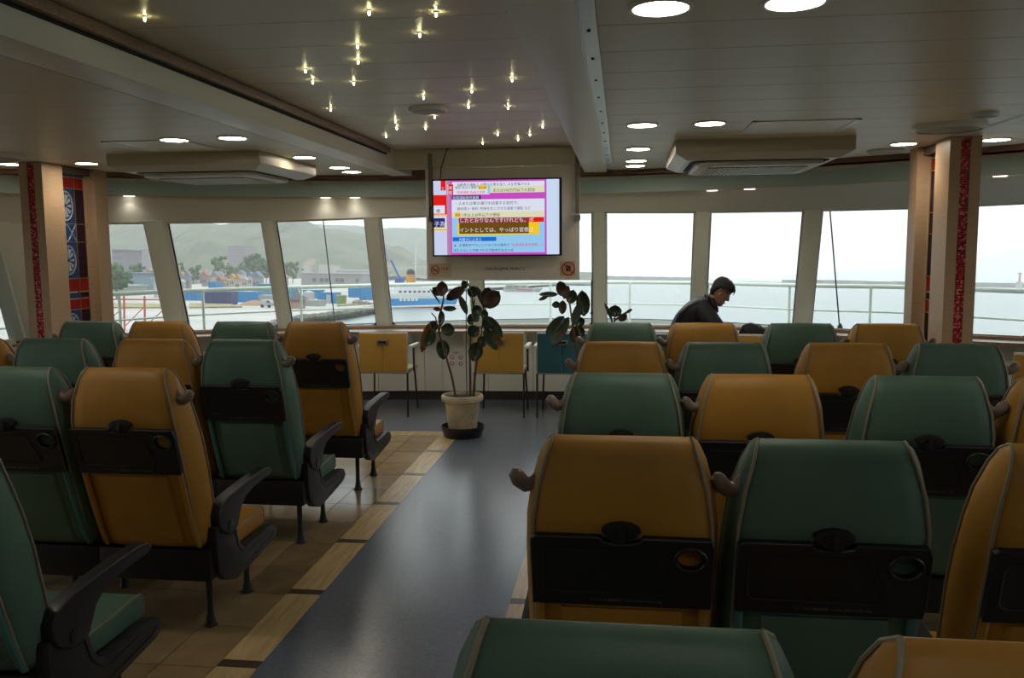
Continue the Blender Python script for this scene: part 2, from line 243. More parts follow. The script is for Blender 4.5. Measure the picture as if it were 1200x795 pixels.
for k in range(-6, 7):
    y0 = v0+dv*k; y1 = y0+dv
    for (a, b) in ((SL0, SL1), (SR0, SR1)):
        p = clip_tile(a, b, y0+.03, y1-.03, RF-.0)
        if p: ob('stripe_tile', MB().prism(p, 0, .004, 'z'), STRIPE, flo)
        p = clip_tile(a, b, y0-.03+g, y0+.03-g, RF)
        if p: ob('stripe_bar', MB().prism(p, 0, .004, 'z'), BAR, flo)
    if k < -3: continue
    cols = [(SL0-.235*0-.23*(i+1) if i == 0 else SL0-.23-.47*i, SL0 if i == 0 else SL0-.23-.47*(i-1)) for i in range(0, 7)]
    cols += [(SR1+.47*i, SR1+.47*(i+1)) for i in range(0, 8)]
    for (a, b) in cols:
        for (c, d) in ((y0, y0+.3525), (y0+.3525, y1)):
            p = clip_tile(a+g, b-g, c+g-.04, d-g-.04, RF-.16)
            if p: ob('tile', MB().prism(p, 0, .004, 'z'), random.choice(TILE), flo)
for s, e_ in ((-5.3, SL1-.0), (SR0, 2.6)):   # light curved border
    n = max(2, int((e_-s)/.35))
    for k in range(n):
        a, b = lerp(s, e_, k/n)+.001, lerp(s, e_, (k+1)/n)-.001
        ob('border_tile', MB().prism([(a, arc(a, RF-.155)), (b, arc(b, RF-.155)), (b, arc(b, RF)), (a, arc(a, RF))], 0, .0046, 'z'), STRIPE, flo)
# ceiling: backing, planks, raised centre
cei = ob('ceiling', MB().box(XL-.2, XR+.2, YB-.2, 9.3, 2.56, 2.66), mat('ceiling backing', (.2, .19, .17), .6)); tag(cei, 'cream planked saloon ceiling with raised centre panel', None, None, 'structure')
B0, B1, B2, BT = -2.165, -1.96, -.34, -.135
def plank(x0, x1, y0, y1, z, curved=True):
    lo, hi = y0+.0012, y1-.0012; L = []; Rr = []
    for k in range(9):
        y = lerp(lo, hi, k/8); d = RC*RC-(y-CYC)**2 if y > CYC else RC*RC+99
        hw = math.sqrt(d) if d > 0 else 0
        a, b = (max(x0, CX-hw), min(x1, CX+hw)) if curved else (x0, x1)
        if b-a > .003: L.append((a, y)); Rr.append((b, y))
    if len(L) < 2: return
    ob('plank', MB().prism(L+Rr[::-1], z, z+.022, 'z'), CREAM, cei, bev=.0022, seg=1)
py = 3.195-.375*18
while py < 8.1:
    plank(-.08, XR, py, py+.375, ZC); plank(XL, B0, py, py+.375, ZC)
    if py < 7.2: plank(B1+.02, B2-.0, py, min(py+.375, 7.38), ZK, False)
    py += .375
for a, b, nm in ((B0, B1, 'beam_left'), (B2, BT, 'beam_right')):     # the two long lowered beams beside the raised centre
    d = ob('trim_1' if a == B0 else 'trim_2', MB().box(a, b, YB, 8.02, ZC-.012, 2.56), WHITE, None, bev=.006); tag(d, 'long white ceiling beam along the %s side of the raised star light panel' % ('left' if a == B0 else 'right'), None, None, 'structure')
ob('inner_trim', MB().box(B1, B1+.045, YB, 7.1, ZK-.05, ZK-.006), BROWN, cei, bev=.004); ob('inner_trim', MB().box(B1+.001, B1+.014, YB, 7.1, ZK-.062, ZK-.052), SLOT, cei)
ob('edge_groove', MB().box(B0-.03, B0-.003, YB, 8.0, ZC-.002, ZC+.01), SLOT, cei)
tr = ob('curtain_track', MB().box(BT, BT+.004, YB, 8.0, ZC-.008, ZC+.03).box(BT+.045, BT+.055, YB, 8.0, ZC-.004, ZC+.03).box(BT+.004, BT+.045, YB, 8.0, ZC+.006, ZC+.02), METAL, cei)
ob('track_screws', MB().box(0, 0, 0, 0, 0, 0) if False else (lambda m: ([m.lathe([(.006, 0), (.006, -.004)], 8, (BT+.025, .8+.42*k, ZC+.006)) for k in range(17)], m)[1])(MB()), SLOT, tr)
ob('coffer_end', MB().box(B1, B2, 7.38, 7.42, ZC-.012, 2.56), BEIGE, cei)
# curved ring: brown soffit board, light lip, green fascia, light shelf, beige header
def ring(x0, x1, f_in, f_out, n=40):     # strips between two 3d curves given as functions of x
    q = MB(); P = [f_in(lerp(x0, x1, k/n)) for k in range(n+1)]; Q = [f_out(lerp(x0, x1, k/n)) for k in range(n+1)]
    for k in range(n): q.add([P[k], P[k+1], Q[k+1], Q[k]], [(0, 1, 2, 3)])
    return q
X0, X1 = XL, XR
def A(R, z): return lambda x: (x, arc(x, R), z)
tag(ob('trim_3', ring(X0, X1, A(RC+.03, 2.345), A(RC+.5, 2.33)).add([], []), BROWN), 'brown curved board above the edge of the ceiling', None, None, 'structure')
ob('trim_face', ring(X0, X1, A(RC+.05, 2.264), A(RC+.05, 2.345)), BROWN, bpy.data.objects['trim_3'])
t4 = tag(ob('trim_4', ring(X0, X1, A(RC+.40, 2.272), A(RC+.40, 2.125)), GREENW, smooth=True), 'curved pale green fascia band above the front windows', None, None, 'structure')
ob('lip', ring(X0, X1, A(RC+.375, 2.274), A(RC+.42, 2.276)).add([], []), WHITE, t4); ob('lip_edge', ring(X0, X1, A(RC+.375, 2.252), A(RC+.375, 2.277)), WHITE, t4)
ob('shelf', ring(X0, X1, A(RC+.40, 2.125), A(RC+.52, 2.119)), mat('cream shelf', (.66, .62, .5), .5), t4); ob('shelf_edge', ring(X0, X1, A(RC+.395, 2.128), A(RC+.395, 2.117)), MATS['cream shelf'], t4)
hd = tag(ob('trim_5', ring(X0, X1, A(RC+.52, 2.119), lambda x: wall_pt(x, 1.0, -.03)), BEIGE, smooth=True), 'beige curved header panel directly above the window heads', None, None, 'structure')
ob('header_edge', ring(X0, X1, lambda x: wall_pt(x, 1.0, -.03), lambda x: wall_pt(x, 1.0, .1)), FRAMEM, hd)
ob('header_back', ring(X0, X1, lambda x: wall_pt(x, .995, .1), lambda x: (x, by(x)*.96+.1, 2.6)), BEIGE, hd)
# front wall with its windows
wf = tag(ob('wall_front', ring(X0, X1, lambda x: (x, by(x)+.02, 0), lambda x: (x, by(x)+.02, SILL-.02)), mat('lower wall steel', (.5, .5, .45), .5)), 'curved lower front wall under the windows', None, None, 'structure')
WIN = [(-5.196, -4.535), (-4.375, -3.562), (-3.455, -2.587), (-2.447, -1.557), (-1.438, -.282), (-.161, .718), (.852, 1.721), (1.866, 2.698), (2.82, 3.671)]
ends = [(-5.603, -5.196)]+[(WIN[i][1], WIN[i+1][0]) for i in range(len(WIN)-1)]+[(3.671, 4.05)]
def slab(x0, x1, t0, t1, o0, o1, q=None):
    q = q or MB()
    n = 1
    a = [wall_pt(x0, t0, o0), wall_pt(x1, t0, o0), wall_pt(x1, t1, o0), wall_pt(x0, t1, o0)]
    b = [wall_pt(x0, t0, o1), wall_pt(x1, t0, o1), wall_pt(x1, t1, o1), wall_pt(x0, t1, o1)]
    return q.hexa(a, b)
for i, (a, b) in enumerate(ends):
    slab_m = slab(a, b, -.02, 1.02, -.03, .1)
    ob('mullion', slab_m, FRAMEM, wf, bev=.006, seg=1)
for i, (a, b) in enumerate(WIN):
    wd = tag(ob('window_%d' % (i+1), slab(a, b, 0, 1, .045, .051), GLASS), ['front window pane hidden by the left pillar', 'raked front window with the town and blue containers outside', 'raked front window with the harbour office outside', 'raked front window with the moored white and blue ship', 'wide centre front window behind the hanging screen', 'front window right of the hanging screen', 'front window behind the seated person', 'front window with a thin leaning rod outside', 'front window right of the right pillar'][i], None, None, 'structure')
    fr = MB()
    w_ = .014
    for (c, d, t0, t1) in ((a, a+w_, 0, 1), (b-w_, b, 0, 1)): slab(c, d, t0, t1, .03, .07, fr)
    slab(a, b, .988, 1, .03, .07, fr); slab(a, b, 0, .012, .03, .07, fr)
    ob('window_frame', fr, WHITE, wd)
    gk = MB()
    for (cx_, sg) in ((a+w_, 1), (b-w_, -1)):      # rounded dark gasket corners at the sill
        p = [wall_pt(cx_, .01, .04)]+[(wall_pt(cx_+sg*.06*(1-math.sin(u)), .01+.055*(1-math.cos(u)), .04)) for u in [PI/2*k/5 for k in range(6)]]
        gk.add(p, [tuple(range(len(p)))])
        q2 = MB(); slab(min(cx_, cx_+sg*.005), max(cx_, cx_+sg*.005), .01, .985, .028, .045, gk)
    ob('gasket', gk, GASK, wd)
# corner post and side walls with long windows
def side(name, x, sgn, lab, y_front):
    wl = tag(ob(name, MB().box(min(x, x+sgn*.1), max(x, x+sgn*.1), YB, y_front, 0, .78).box(min(x, x+sgn*.1), max(x, x+sgn*.1), YB, y_front, 1.9, 2.6), BEIGE), lab, None, None, 'structure')
    ys = [YB+(y_front-YB)*k/6 for k in range(7)]
    for k in range(7): ob('mullion', MB().box(min(x, x+sgn*.1), max(x, x+sgn*.1), max(YB, ys[k]-.08), min(y_front, ys[k]+.08), .78, 1.9), FRAMEM, wl)
    ob('window_pane', MB().box(x+sgn*.05-.003, x+sgn*.05+.003, YB+.08, y_front-.08, .78, 1.9), GLASS, wl)
side('wall_left', XL, -1, 'left side wall of the saloon with a row of windows', 6.0)
side('wall_right', XR, 1, 'right side wall of the saloon with a row of windows', 7.72)
wb = tag(ob('wall_back', MB().box(XL-.1, XR+.1, YB-.1, YB, 0, 2.6), BEIGE), 'plain back wall of the saloon behind the camera', None, None, 'structure')
cp = tag(ob('wall_left_front', slab(-5.603, -5.765, -.02, 1.02, -.05, .12), mat('pale green corner post', (.66, .76, .7), .45), bev=.01), 'pale green corner post at the far left', None, None, 'structure')
ob('corner_glass', slab(-6.25, -5.765, 0, 1, .03, .036), GLASS, cp); ob('lower_panel', MB().hexa([(-6.25, 6, 0), (-5.7, 7.45, 0), (-5.7, 7.45, .78), (-6.25, 6, .78)], [(-6.3, 6.05, 0), (-5.75, 7.5, 0), (-5.75, 7.5, .78), (-6.3, 6.05, .78)]), BEIGE, cp)
ob('gasket', slab(-5.775, -5.765, 0, 1, .02, .04), GASK, cp)
# long counter under the windows
ct = thing('window_counter', 'long curved white counter with wood edges under the front windows', 'counter', (CX, 8.7, 0)); ct_off = Vector((-CX, -8.7, 0))
def C(f): return lambda x: tuple(Vector(f(x))+ct_off)
def curve_slab(x0, x1, o0, o1, z0, z1, n=30):
    q = MB(); st = [lerp(x0, x1, k/n) for k in range(n+1)]
    return q.loft([[tuple(Vector((x, by(x)+o0, z0))+ct_off), tuple(Vector((x, by(x)+o1, z0))+ct_off), tuple(Vector((x, by(x)+o1, z1))+ct_off), tuple(Vector((x, by(x)+o0, z1))+ct_off)] for x in st])
ob('worktop', curve_slab(-5.55, 4.0, -.31, .0, .735, .755), mat('white laminate', (.75, .75, .72), .3), ct)
ob('wood_edge', curve_slab(-5.55, 4.0, -.325, -.31, .73, .757), WOODE, ct)
ob('back_rail', curve_slab(-5.55, 4.0, -.03, .03, .755, .782), WOODE, ct)
ob('recess_panel', curve_slab(-5.55, 4.0, -.1, -.08, .58, .735), mat('cream recess', (.6, .58, .5), .5), ct)
ob('ledge', curve_slab(-5.55, 4.0, -.14, -.05, .565, .582), MATS['white laminate'], ct)
ob('kick_plate', curve_slab(-5.55, 4.0, -.10, -.02, 0, .1), mat('dark brown kick', (.05, .035, .028), .5), ct)
jx = -5.5; ks = [-5.5, -5.0, -4.5, -4.0, -3.5, -3.03, -2.557, -2.06, -1.869, -1.385, -.912, -.44, .03, .5, .97, 1.44, 1.91, 2.4, 2.87, 3.34, 3.8]
for a, b in zip(ks[:-1], ks[1:]):
    q = MB(); q.hexa([tuple(Vector((a+.003, by(a)-.12, .1))+ct_off), tuple(Vector((b-.003, by(b)-.12, .1))+ct_off), tuple(Vector((b-.003, by(b)-.12, .565))+ct_off), tuple(Vector((a+.003, by(a)-.12, .565))+ct_off)],
                     [tuple(Vector((a+.003, by(a)-.1, .1))+ct_off), tuple(Vector((b-.003, by(b)-.1, .1))+ct_off), tuple(Vector((b-.003, by(b)-.1, .565))+ct_off), tuple(Vector((a+.003, by(a)-.1, .565))+ct_off)])
    ob('cabinet_panel', q, WHITE, ct)
for x in (-4.6, -3.4, -2.19, -1.62, -.98, -.45, .2, .9, 1.6, 2.3, 3.0, 3.6):
    y = by(x); ob('bracket', MB().prism([(y-.28-8.7, .735), (y-.25-8.7, .735), (y-.1-8.7, .6), (y-.1-8.7, .582), (y-.135-8.7, .582)], x-CX-.012, x-CX+.012), WHITE, ct)
# notice card on the cabinet
nc = thing('notice_card', 'white notice card with red round symbols on the cabinet behind the plant', 'sign', (-1.72, by(-1.72)-.125, .43))
ob('card', MB().box(-.085, .085, -.002, 0, -.08, .1), mat('white card', (.8, .8, .8), .5), nc)
RED = mat('sign red', s2l(190, 30, 25), .5); INK = mat('black ink', (.02, .02, .02), .6)
for a in (-.045, .045):
    for b in (.03, -.035):
        ob('red_symbol', MB().tube([(a+.018*math.cos(t), -.004, b+.018*math.sin(t)) for t in [2*PI*k/14 for k in range(14)]], .004, 4, closed=True), RED, nc)
text_mesh('card_title', 'お願い', .03, INK, nc, Matrix.Translation((-.045, -.003, .065)) @ Matrix.Rotation(PI/2, 4, 'X'))
# ================================================================ PILLARS
MOS = [mat('red mosaic %d' % i, s2l(*c), .25, spec=.6) for i, c in enumerate([(215, 60, 70), (165, 42, 55), (240, 150, 150), (110, 30, 42)])]
def translucent(name, col):
    m = bpy.data.materials.new(name); m.use_nodes = True; n = m.node_tree; b = n.nodes['Principled BSDF']; b.inputs['Base Color'].default_value = (*col, 1); b.inputs['Roughness'].default_value = .25
    t = n.nodes.new('ShaderNodeBsdfTransparent'); t.inputs[0].default_value = (*col, 1); mx = n.nodes.new('ShaderNodeMixShader'); mx.inputs[0].default_value = .55
    n.links.new(b.outputs[0], mx.inputs[1]); n.links.new(t.outputs[0], mx.inputs[2]); n.links.new(mx.outputs[0], n.nodes['Material Output'].inputs[0]); return m
GB, GR, GW, GL, GP = [translucent('stained glass '+a, c) for a, c in (('blue', s2l(75, 115, 175)), ('red', s2l(200, 60, 60)), ('white', s2l(245, 250, 250)), ('light blue', s2l(110, 160, 190)), ('plum', s2l(70, 50, 75)))]
GOLD = mat('lead came gold', s2l(170, 130, 70), .4, metal=.5)
def pillar(xf, y0, d1, d2, d3, sgn, lab, warm):
    """sgn +1: inner (aisle) face looks towards -x (right pillar); -1 mirrors it"""
    t = thing('pillar', lab, 'pillar', (xf, y0, 0))
    def bx(q, a, b, c, d, e_, f_): return q.box(min(a*sgn, b*sgn), max(a*sgn, b*sgn), c, d, e_, f_)
    W = .195; z1 = ZC
    q = MB(); bx(q, 0, .068, 0, d1, 0, z1); bx(q, .127, W, 0, d1, 0, z1); bx(q, .068, .127, .012, d1, 0, z1)
    ob('front_box', q, WOOD, t)
    random.seed(3); n = 5; tw = .059/n; cells = [MB() for _ in MOS]; rows = int(z1/tw)
    for r in range(rows):
        for c in range(n):
            bx(cells[random.choice([0, 0, 1, 1, 2, 3])], .068+c*tw+.0005, .068+(c+1)*tw-.0005, .004, .012, r*tw+.0008, (r+1)*tw-.0008)
    ms = ob('mosaic_strip', cells[0], MOS[0], t); tag(ms, 'red mosaic strip', None, None, 'stuff')
    for k in (1, 2, 3): tag(ob('mosaic_tiles', cells[k], MOS[k], ms), None, None, None, 'stuff')
    q = MB(); bx(q, 0, W, d1+d2, d1+d2+d3, 0, z1); ob('back_box', q, WOOD, t)
    q = MB(); bx(q, .04, .16, d1, d1+d2, z1-.06, z1); bx(q, .04, .16, d1, d1+d2, 0, .1); ob('recess_header', q, mat('recess dark wood', (.12, .09, .06), .5), t)
    q = MB(); bx(q, .09, .108, d1, d1+d2, z1-.064, z1-.06); bx(q, .09, .108, d1, d1+d2, .1, .11); gp = ob('stained_glass', q, GP, t)
    rowsz = [(2.24, 2.219, GL), (2.215, 2.128, GR), (2.124, 1.835, 'R'), (1.83, 1.683, 'X'), (1.68, 1.379, 'R'), (1.372, 1.27, GR), (1.255, 1.212, GB), (1.2, 1.118, GR), (1.11, .82, 'R'), (.81, .67, 'X'), (.66, .36, 'R'), (.35, .25, GR)]
    wg = d2*.62
    for (a, b, kd) in rowsz:
        for (c, d, outer) in ((d1+.01, d1+wg, 0), (d1+wg+.006, d1+d2-.02, 1)):
            q = MB(); bx(q, .09, .1, c, d, b, a)
            m_ = kd if not isinstance(kd, str) else (GB if not outer else GP)
            if outer and kd is GB: m_ = GP
            ob('glass_pane', q, m_, gp)
        zc = (a+b)/2; yc = d1+.01+wg*.5; x_ = .086*sgn
        if kd == 'R':
            rr = min(.13, (a-b)/2-.01); q = MB()
            for k in range(10):
                an = 2*PI*k/10; dy, dz = math.cos(an)*.78, math.sin(an); 
                p0 = (x_, yc+dy*rr*.12, zc+dz*rr*.12); ta, tb = (x_, yc+dy*rr*.72-dz*rr*.13, zc+dz*rr*.72+dy*rr*.13), (x_, yc+dy*rr*.72+dz*rr*.13, zc+dz*rr*.72-dy*rr*.13)
                v = [p0, ta, tb]; q.add(v+[(p[0]+.003*sgn, p[1], p[2]) for p in v], [(0, 1, 2), (5, 4, 3), (0, 3, 4, 1), (1, 4, 5, 2), (2, 5, 3, 0)])
            q.tube([(x_, yc+.78*rr*.92*math.cos(u), zc+rr*.92*math.sin(u)) for u in [2*PI*k/24 for k in range(24)]], .005, 4, closed=True)
            for k in range(10):
                an = 2*PI*(k+.5)/10; q.tube([(x_, yc+.78*(rr*.84+.012*math.cos(u))*math.cos(an)+.012*math.sin(u)*math.sin(an), zc+(rr*.84+.012*math.cos(u))*math.sin(an)) for u in [2*PI*j/8 for j in range(8)]], .0022, 3, closed=True)
            ob('rosette', q, GW, gp)
        if kd == 'X':
            q = MB()
            for s1 in (-1, 1):
                for o_ in (-.5, .5):
                    q.tube([(x_, yc+wg*(.25*o_*2-.22), zc-s1*(a-b)*.48), (x_, yc+wg*(.25*o_*2+.22), zc+s1*(a-b)*.48)], .004, 4)
            ob('lattice', q, GW, gp)
        q = MB(); q.tube([(x_, d1, b-.003), (x_, d1+d2-.01, b-.003)], .004, 4); ob('came', q, GOLD, gp)
    q = MB()
    for yy in (d1+wg+.003, d1+d2-.03): q.tube([(.086*sgn, yy, .1), (.086*sgn, yy, z1-.06)], .004, 4)
    ob('came', q, GOLD, gp)
    return t
pillar(2.115, 5.98, .26, .36, .17, 1, 'light wood pillar with red mosaic strip, right side of the saloon', 0)
pillar(-4.478, 6.26, .25, .42, .18, -1, 'light wood pillar with red mosaic strip, left side of the saloon', 0)
# ================================================================ SEATS
RP = [(.012, 1.150, .162), (-.012, 1.135, .168), (-.030, 1.10, .178), (-.040, 1.03, .197), (-.036, .95, .209), (-.018, .86, .212), (.012, .76, .212), (.055, .62, .210), (.105, .48, .207), (.13, .42, .203), (.145, .395, .2)]
FP = [(.014, 1.151, .163), (.034, 1.135, .175), (.055, 1.10, .19), (.082, 1.03, .210), (.105, .95, .222), (.135, .86, .228), (.165, .76, .23), (.195, .62, .23), (.225, .48, .228), (.25, .42, .225), (.26, .395, .22)]
def back_body():
    q = MB(); rows = []
    for i in range(len(RP)):
        r, f = RP[i], FP[i]; ring_ = []
        n = 8
        for k in range(n+1):
            s_ = -1+2*k/n; ring_.append((r[2]*s_, r[0]-.010*(1-s_*s_), r[1]+(.004*(1-s_*s_) if i < 3 else 0)))
        th = f[0]-r[0]
        for k in (1, 2, 3):
            t = k/4; bul = .016*math.sin(PI*t)*min(1, th/.06); ring_.append((lerp(r[2], f[2], t)+bul, lerp(r[0], f[0], t), lerp(r[1], f[1], t)))
        for k in range(n+1):
            s_ = 1-2*k/n; dep = .012*(1-s_*s_)*(1 if 1 < i else 0); ring_.append((f[2]*s_, f[0]+dep, f[1]))
        for k in (3, 2, 1):
            t = k/4; bul = .016*math.sin(PI*t)*min(1, th/.06); ring_.append((-(lerp(r[2], f[2], t)+bul), lerp(r[0], f[0], t), lerp(r[1], f[1], t)))
        rows.append(ring_)
    q.loft(rows); return q
def back_plane(z):                       # y of the rear surface of the backrest at height z
    for a, b in zip(RP[:-1], RP[1:]):
        if b[1] <= z <= a[1]: t = (z-a[1])/(b[1]-a[1]); return lerp(a[0], b[0], t)
    return RP[-1][0]
def tray_poly():
    return [(-.213, .0), (.213, .0), (.216, .03), (.214, .165), (.208, .186), (.05, .188), (.045, .178), (.02, .172), (-.02, .172), (-.045, .178), (-.05, .188), (-.203, .188), (-.213, .18)]
def make_seat(leather, trim, nm, side_, leg_off):
    t = thing(nm, 'seat', 'seat')
    ob('backrest', back_body(), leather, t, smooth=True, auto=1.2)
    for s in (-1, 1):
        pts = [((r[2]+.002)*s, r[0]-.001, r[1]) for r in RP[::-1]]; fp = [((r[2]+.003)*s, r[0], r[1]) for r in FP[1:]]
        ob('piping', MB().tube([(pts[0][0], pts[0][1], pts[0][2])]+pts[1:], .0042, 6), PIPE, t, smooth=True)
        ob('piping', MB().tube([pts[-1]]+fp, .0042, 6), PIPE, t, smooth=True)
    # lower rear shell with its raised centre panel and the two trim arms
    q = MB(); q.loft([[(x, back_plane(z)-.016+o, z) for (x, o) in ((-.15, .012), (-.142, .0), (.142, .0), (.15, .012), (.15, .03), (-.15, .03))] for z in (.72, .62, .52, .44, .425)])
    ob('rear_panel', q, leather, t, bev=.004)
    for s in (-1, 1):
        ob('trim_arm', MB().tube([(.200*s, back_plane(z)-.010, z) for z in (.785, .77, .72, .62, .5, .43, .40)], [.008, .013, .0125, .012, .012, .012, .008], 8), trim, t, smooth=True)
    # tray table folded against the backrest
    ya, yb = back_plane(.925)-.027, back_plane(.74)-.027; L = math.hypot(yb-ya, .185); ang = math.atan2(ya-yb, .185)
    fr = Matrix.Translation((0, yb, .738)) @ Matrix.Rotation(-ang, 4, 'X')      # local: x across, z up the tray, y inwards
    bm = bmesh.new(); out = [bm.verts.new((x, 0, z)) for x, z in tray_poly()]; E = [bm.edges.new((out[i], out[(i+1) % len(out)])) for i in range(len(out))]
    hc = (.162, .135); hr = .029; hv = [bm.verts.new((hc[0]+hr*1.08*math.cos(2*PI*k/18), 0, hc[1]+hr*math.sin(2*PI*k/18))) for k in range(18)]; E += [bm.edges.new((hv[i], hv[(i+1) % 18])) for i in range(18)]
    r_ = bmesh.ops.triangle_fill(bm, edges=E, use_beauty=True)
    ex = bmesh.ops.extrude_face_region(bm, geom=bm.faces[:]); bmesh.ops.translate(bm, vec=(0, .018, 0), verts=[v for v in ex['geom'] if isinstance(v, bmesh.types.BMVert)])
    bmesh.ops.recalc_face_normals(bm, faces=bm.faces); me = bpy.data.meshes.new('tray_table'); bm.to_mesh(me); bm.free(); me.materials.append(BLK)
    tray = link('tray_table', me, t); tray.matrix_local = fr
    def rr(x0, x1, z0, z1, r, slant=0, n=5):
        P = []
        for (cx_, cz_, a0) in ((x1-r-slant*0, z0+r, -PI/2), (x1-r-slant, z1-r, 0), (x0+r, z1-r, PI/2), (x0+r, z0+r, PI)):
            P += [(cx_+r*math.cos(a0+PI/2*k/n), 0, cz_+r*math.sin(a0+PI/2*k/n)) for k in range(n+1)]
        return P
    ob('recess_rim', MB().tube([(p[0], -.001, p[2]) for p in rr(-.187, .118, .035, .155, .022, .03)], .0028, 4, closed=True), BLK2, tray)
    ob('cup_ring', MB().tube([(hc[0]+.033*1.1*math.cos(2*PI*k/20), -.002, hc[1]+.031*math.sin(2*PI*k/20)) for k in range(20)], .005, 6, closed=True), BLK, tray, smooth=True)
    ob('tray_edge', MB().tube([(x, 0, z) for x, z in tray_poly()], .003, 4, closed=True), BLK2, tray)
    tx = text_mesh('load_label', 'テーブルの重量制限   LOAD LIMIT (MAX) 10kg', .0085, mat('grey print', (.22, .21, .18), .6), tray, Matrix.Translation((-.075, -.0012, .0105)) @ Matrix.Rotation(PI/2, 4, 'X'))
    # latch
    lp = [(-.024, -.012), (-.016, -.022), (.016, -.022), (.024, -.012), (.047, .006), (.044, .016), (.026, .026), (0, .030), (-.026, .026), (-.044, .016), (-.047, .006)]
    lt = ob('tray_latch', MB().prism([(x, z) for x, z in lp], -.016, .014, 'y'), BLK, t, bev=.004); lt.matrix_local = Matrix.Translation((0, back_plane(.93)-.014, .93)) @ Matrix.Rotation(-ang*.2, 4, 'X')
    ob('latch_grip', MB().box(-.007, .007, -.022, -.012, -.018, .02), BLK2, lt, bev=.003); ob('latch_groove', MB().tube([(.034*math.cos(u), -.017, -.004+.022*math.sin(u)) for u in [PI*k/8 for k in range(9)]], .0018, 4), BLK2, lt)
    # cushion
    cu = [(.17, .30), (.17, .385), (.30, .375), (.5, .378), (.68, .392), (.715, .39), (.732, .375), (.735, .33), (.725, .30)]
    c_ = ob('seat_cushion', MB().prism(cu, -.213, .213), leather, t, bev=.012, seg=3, auto=1.0)
    for s in (-1, 1):
        ob('cushion_piping', MB().tube([(.211*s, y, z+.001) for y, z in ((.2, .384), (.30, .376), (.5, .379), (.68, .392), (.715, .388), (.731, .373), (.734, .33), (.727, .305))], .0036, 5), PIPE, c_, smooth=True)
    ob('seat_pan', MB().box(-.215, .215, .16, .70, .262, .302), BLK, t, bev=.01)
    ob('cross_beam', MB().box(-.243, .243, .13, .22, .25, .385), BLK, t, bev=.012)
    # outer side shell, armrest, grab handle
    s = side_
    sh = [(.155, .474), (.30, .482), (.335, .455), (.36, .37), (.385, .322), (.42, .302), (.56, .306), (.66, .315), (.735, .300), (.765, .27), (.762, .245), (.72, .226), (.45, .198), (.324, .19), (.25, .215), (.175, .275), (.158, .36)]
    x0, x1 = .218*s, .262*s
    ss = ob('side_shell', MB().prism(sh, min(x0, x1), max(x0, x1)), BLK2, t, bev=.007, seg=2, auto=.5)
    ob('shell_groove', MB().tube([(.263*s, y, z) for y, z in ((.20, .30), (.30, .245), (.45, .225), (.68, .25), (.73, .27), (.60, .285), (.44, .27), (.40, .285), (.35, .33), (.31, .44))], .0025, 4), BLK, ss)
    am = [(.165, .52), (.19, .556), (.24, .575), (.34, .586), (.5, .597), (.64, .600), (.69, .592), (.708, .575), (.69, .556), (.6, .552), (.5, .545), (.42, .528), (.375, .497), (.352, .455), (.335, .425), (.30, .41), (.25, .415), (.19, .445), (.168, .48)]
    ob('armrest', MB().prism(am, min(.222*s, .275*s), max(.222*s, .275*s)), BLK2, t, bev=.010, seg=3, auto=.6)
    ob('arm_pivot', MB().tube([(.27*s, .262, .452), (.279*s, .262, .452)], .026, 16), BLK, t, bev=.003)
    hp = [(.182, .0, 1.086), (.190, -.002, 1.070), (.197, -.006, 1.050), (.210, -.010, 1.032), (.230, -.010, 1.028), (.248, -.010, 1.040), (.255, -.010, 1.056), (.255, -.010, 1.068)]
    ob('grab_handle', MB().tube([(x*s, y+.015, z) for x, y, z in hp], [.010, .015, .017, .019, .020, .021, .019, .008], 12), TAUPE, t, smooth=True)
    # legs
    for (yy, zt, fl) in ((.267, .25, .028), (.629, .235, .032)):
        ob('leg', MB().lathe([(.030, 0), (.030, .006), (.022, .02), (.015, .06), (.013, .11), (.016, zt)], 10, (leg_off, yy, 0)), LEGM, t, smooth=True, auto=.8)
    return t
ROWY = lambda r: .9826+1.0419*r
COLX = {1: .0034, 2: .4853, 3: 1.0428, 4: 1.5247, -1: -1.8983, -2: -2.3802, -3: -2.9377, -4: -3.4196}
SEATS = [(1, 0), (2, 0), (1, 1), (2, 1), (3, 1), (4, 1), (-1, 1), (-2, 1), (1, 2), (2, 2), (3, 2), (4, 2), (-1, 2), (-2, 2), (-3, 2)]+[(c, r) for r in (3, 4) for c in (1, 2, 3, 4, -1, -2, -3, -4)]
ROWN = {0: 'nearest row to the camera', 1: 'second row from the camera', 2: 'third row from the camera', 3: 'fourth row from the camera', 4: 'farthest row near the windows'}
COLN = {1: 'on the aisle', 2: 'second from aisle', 3: 'third from aisle', 4: 'fourth from aisle'}
protos = {}
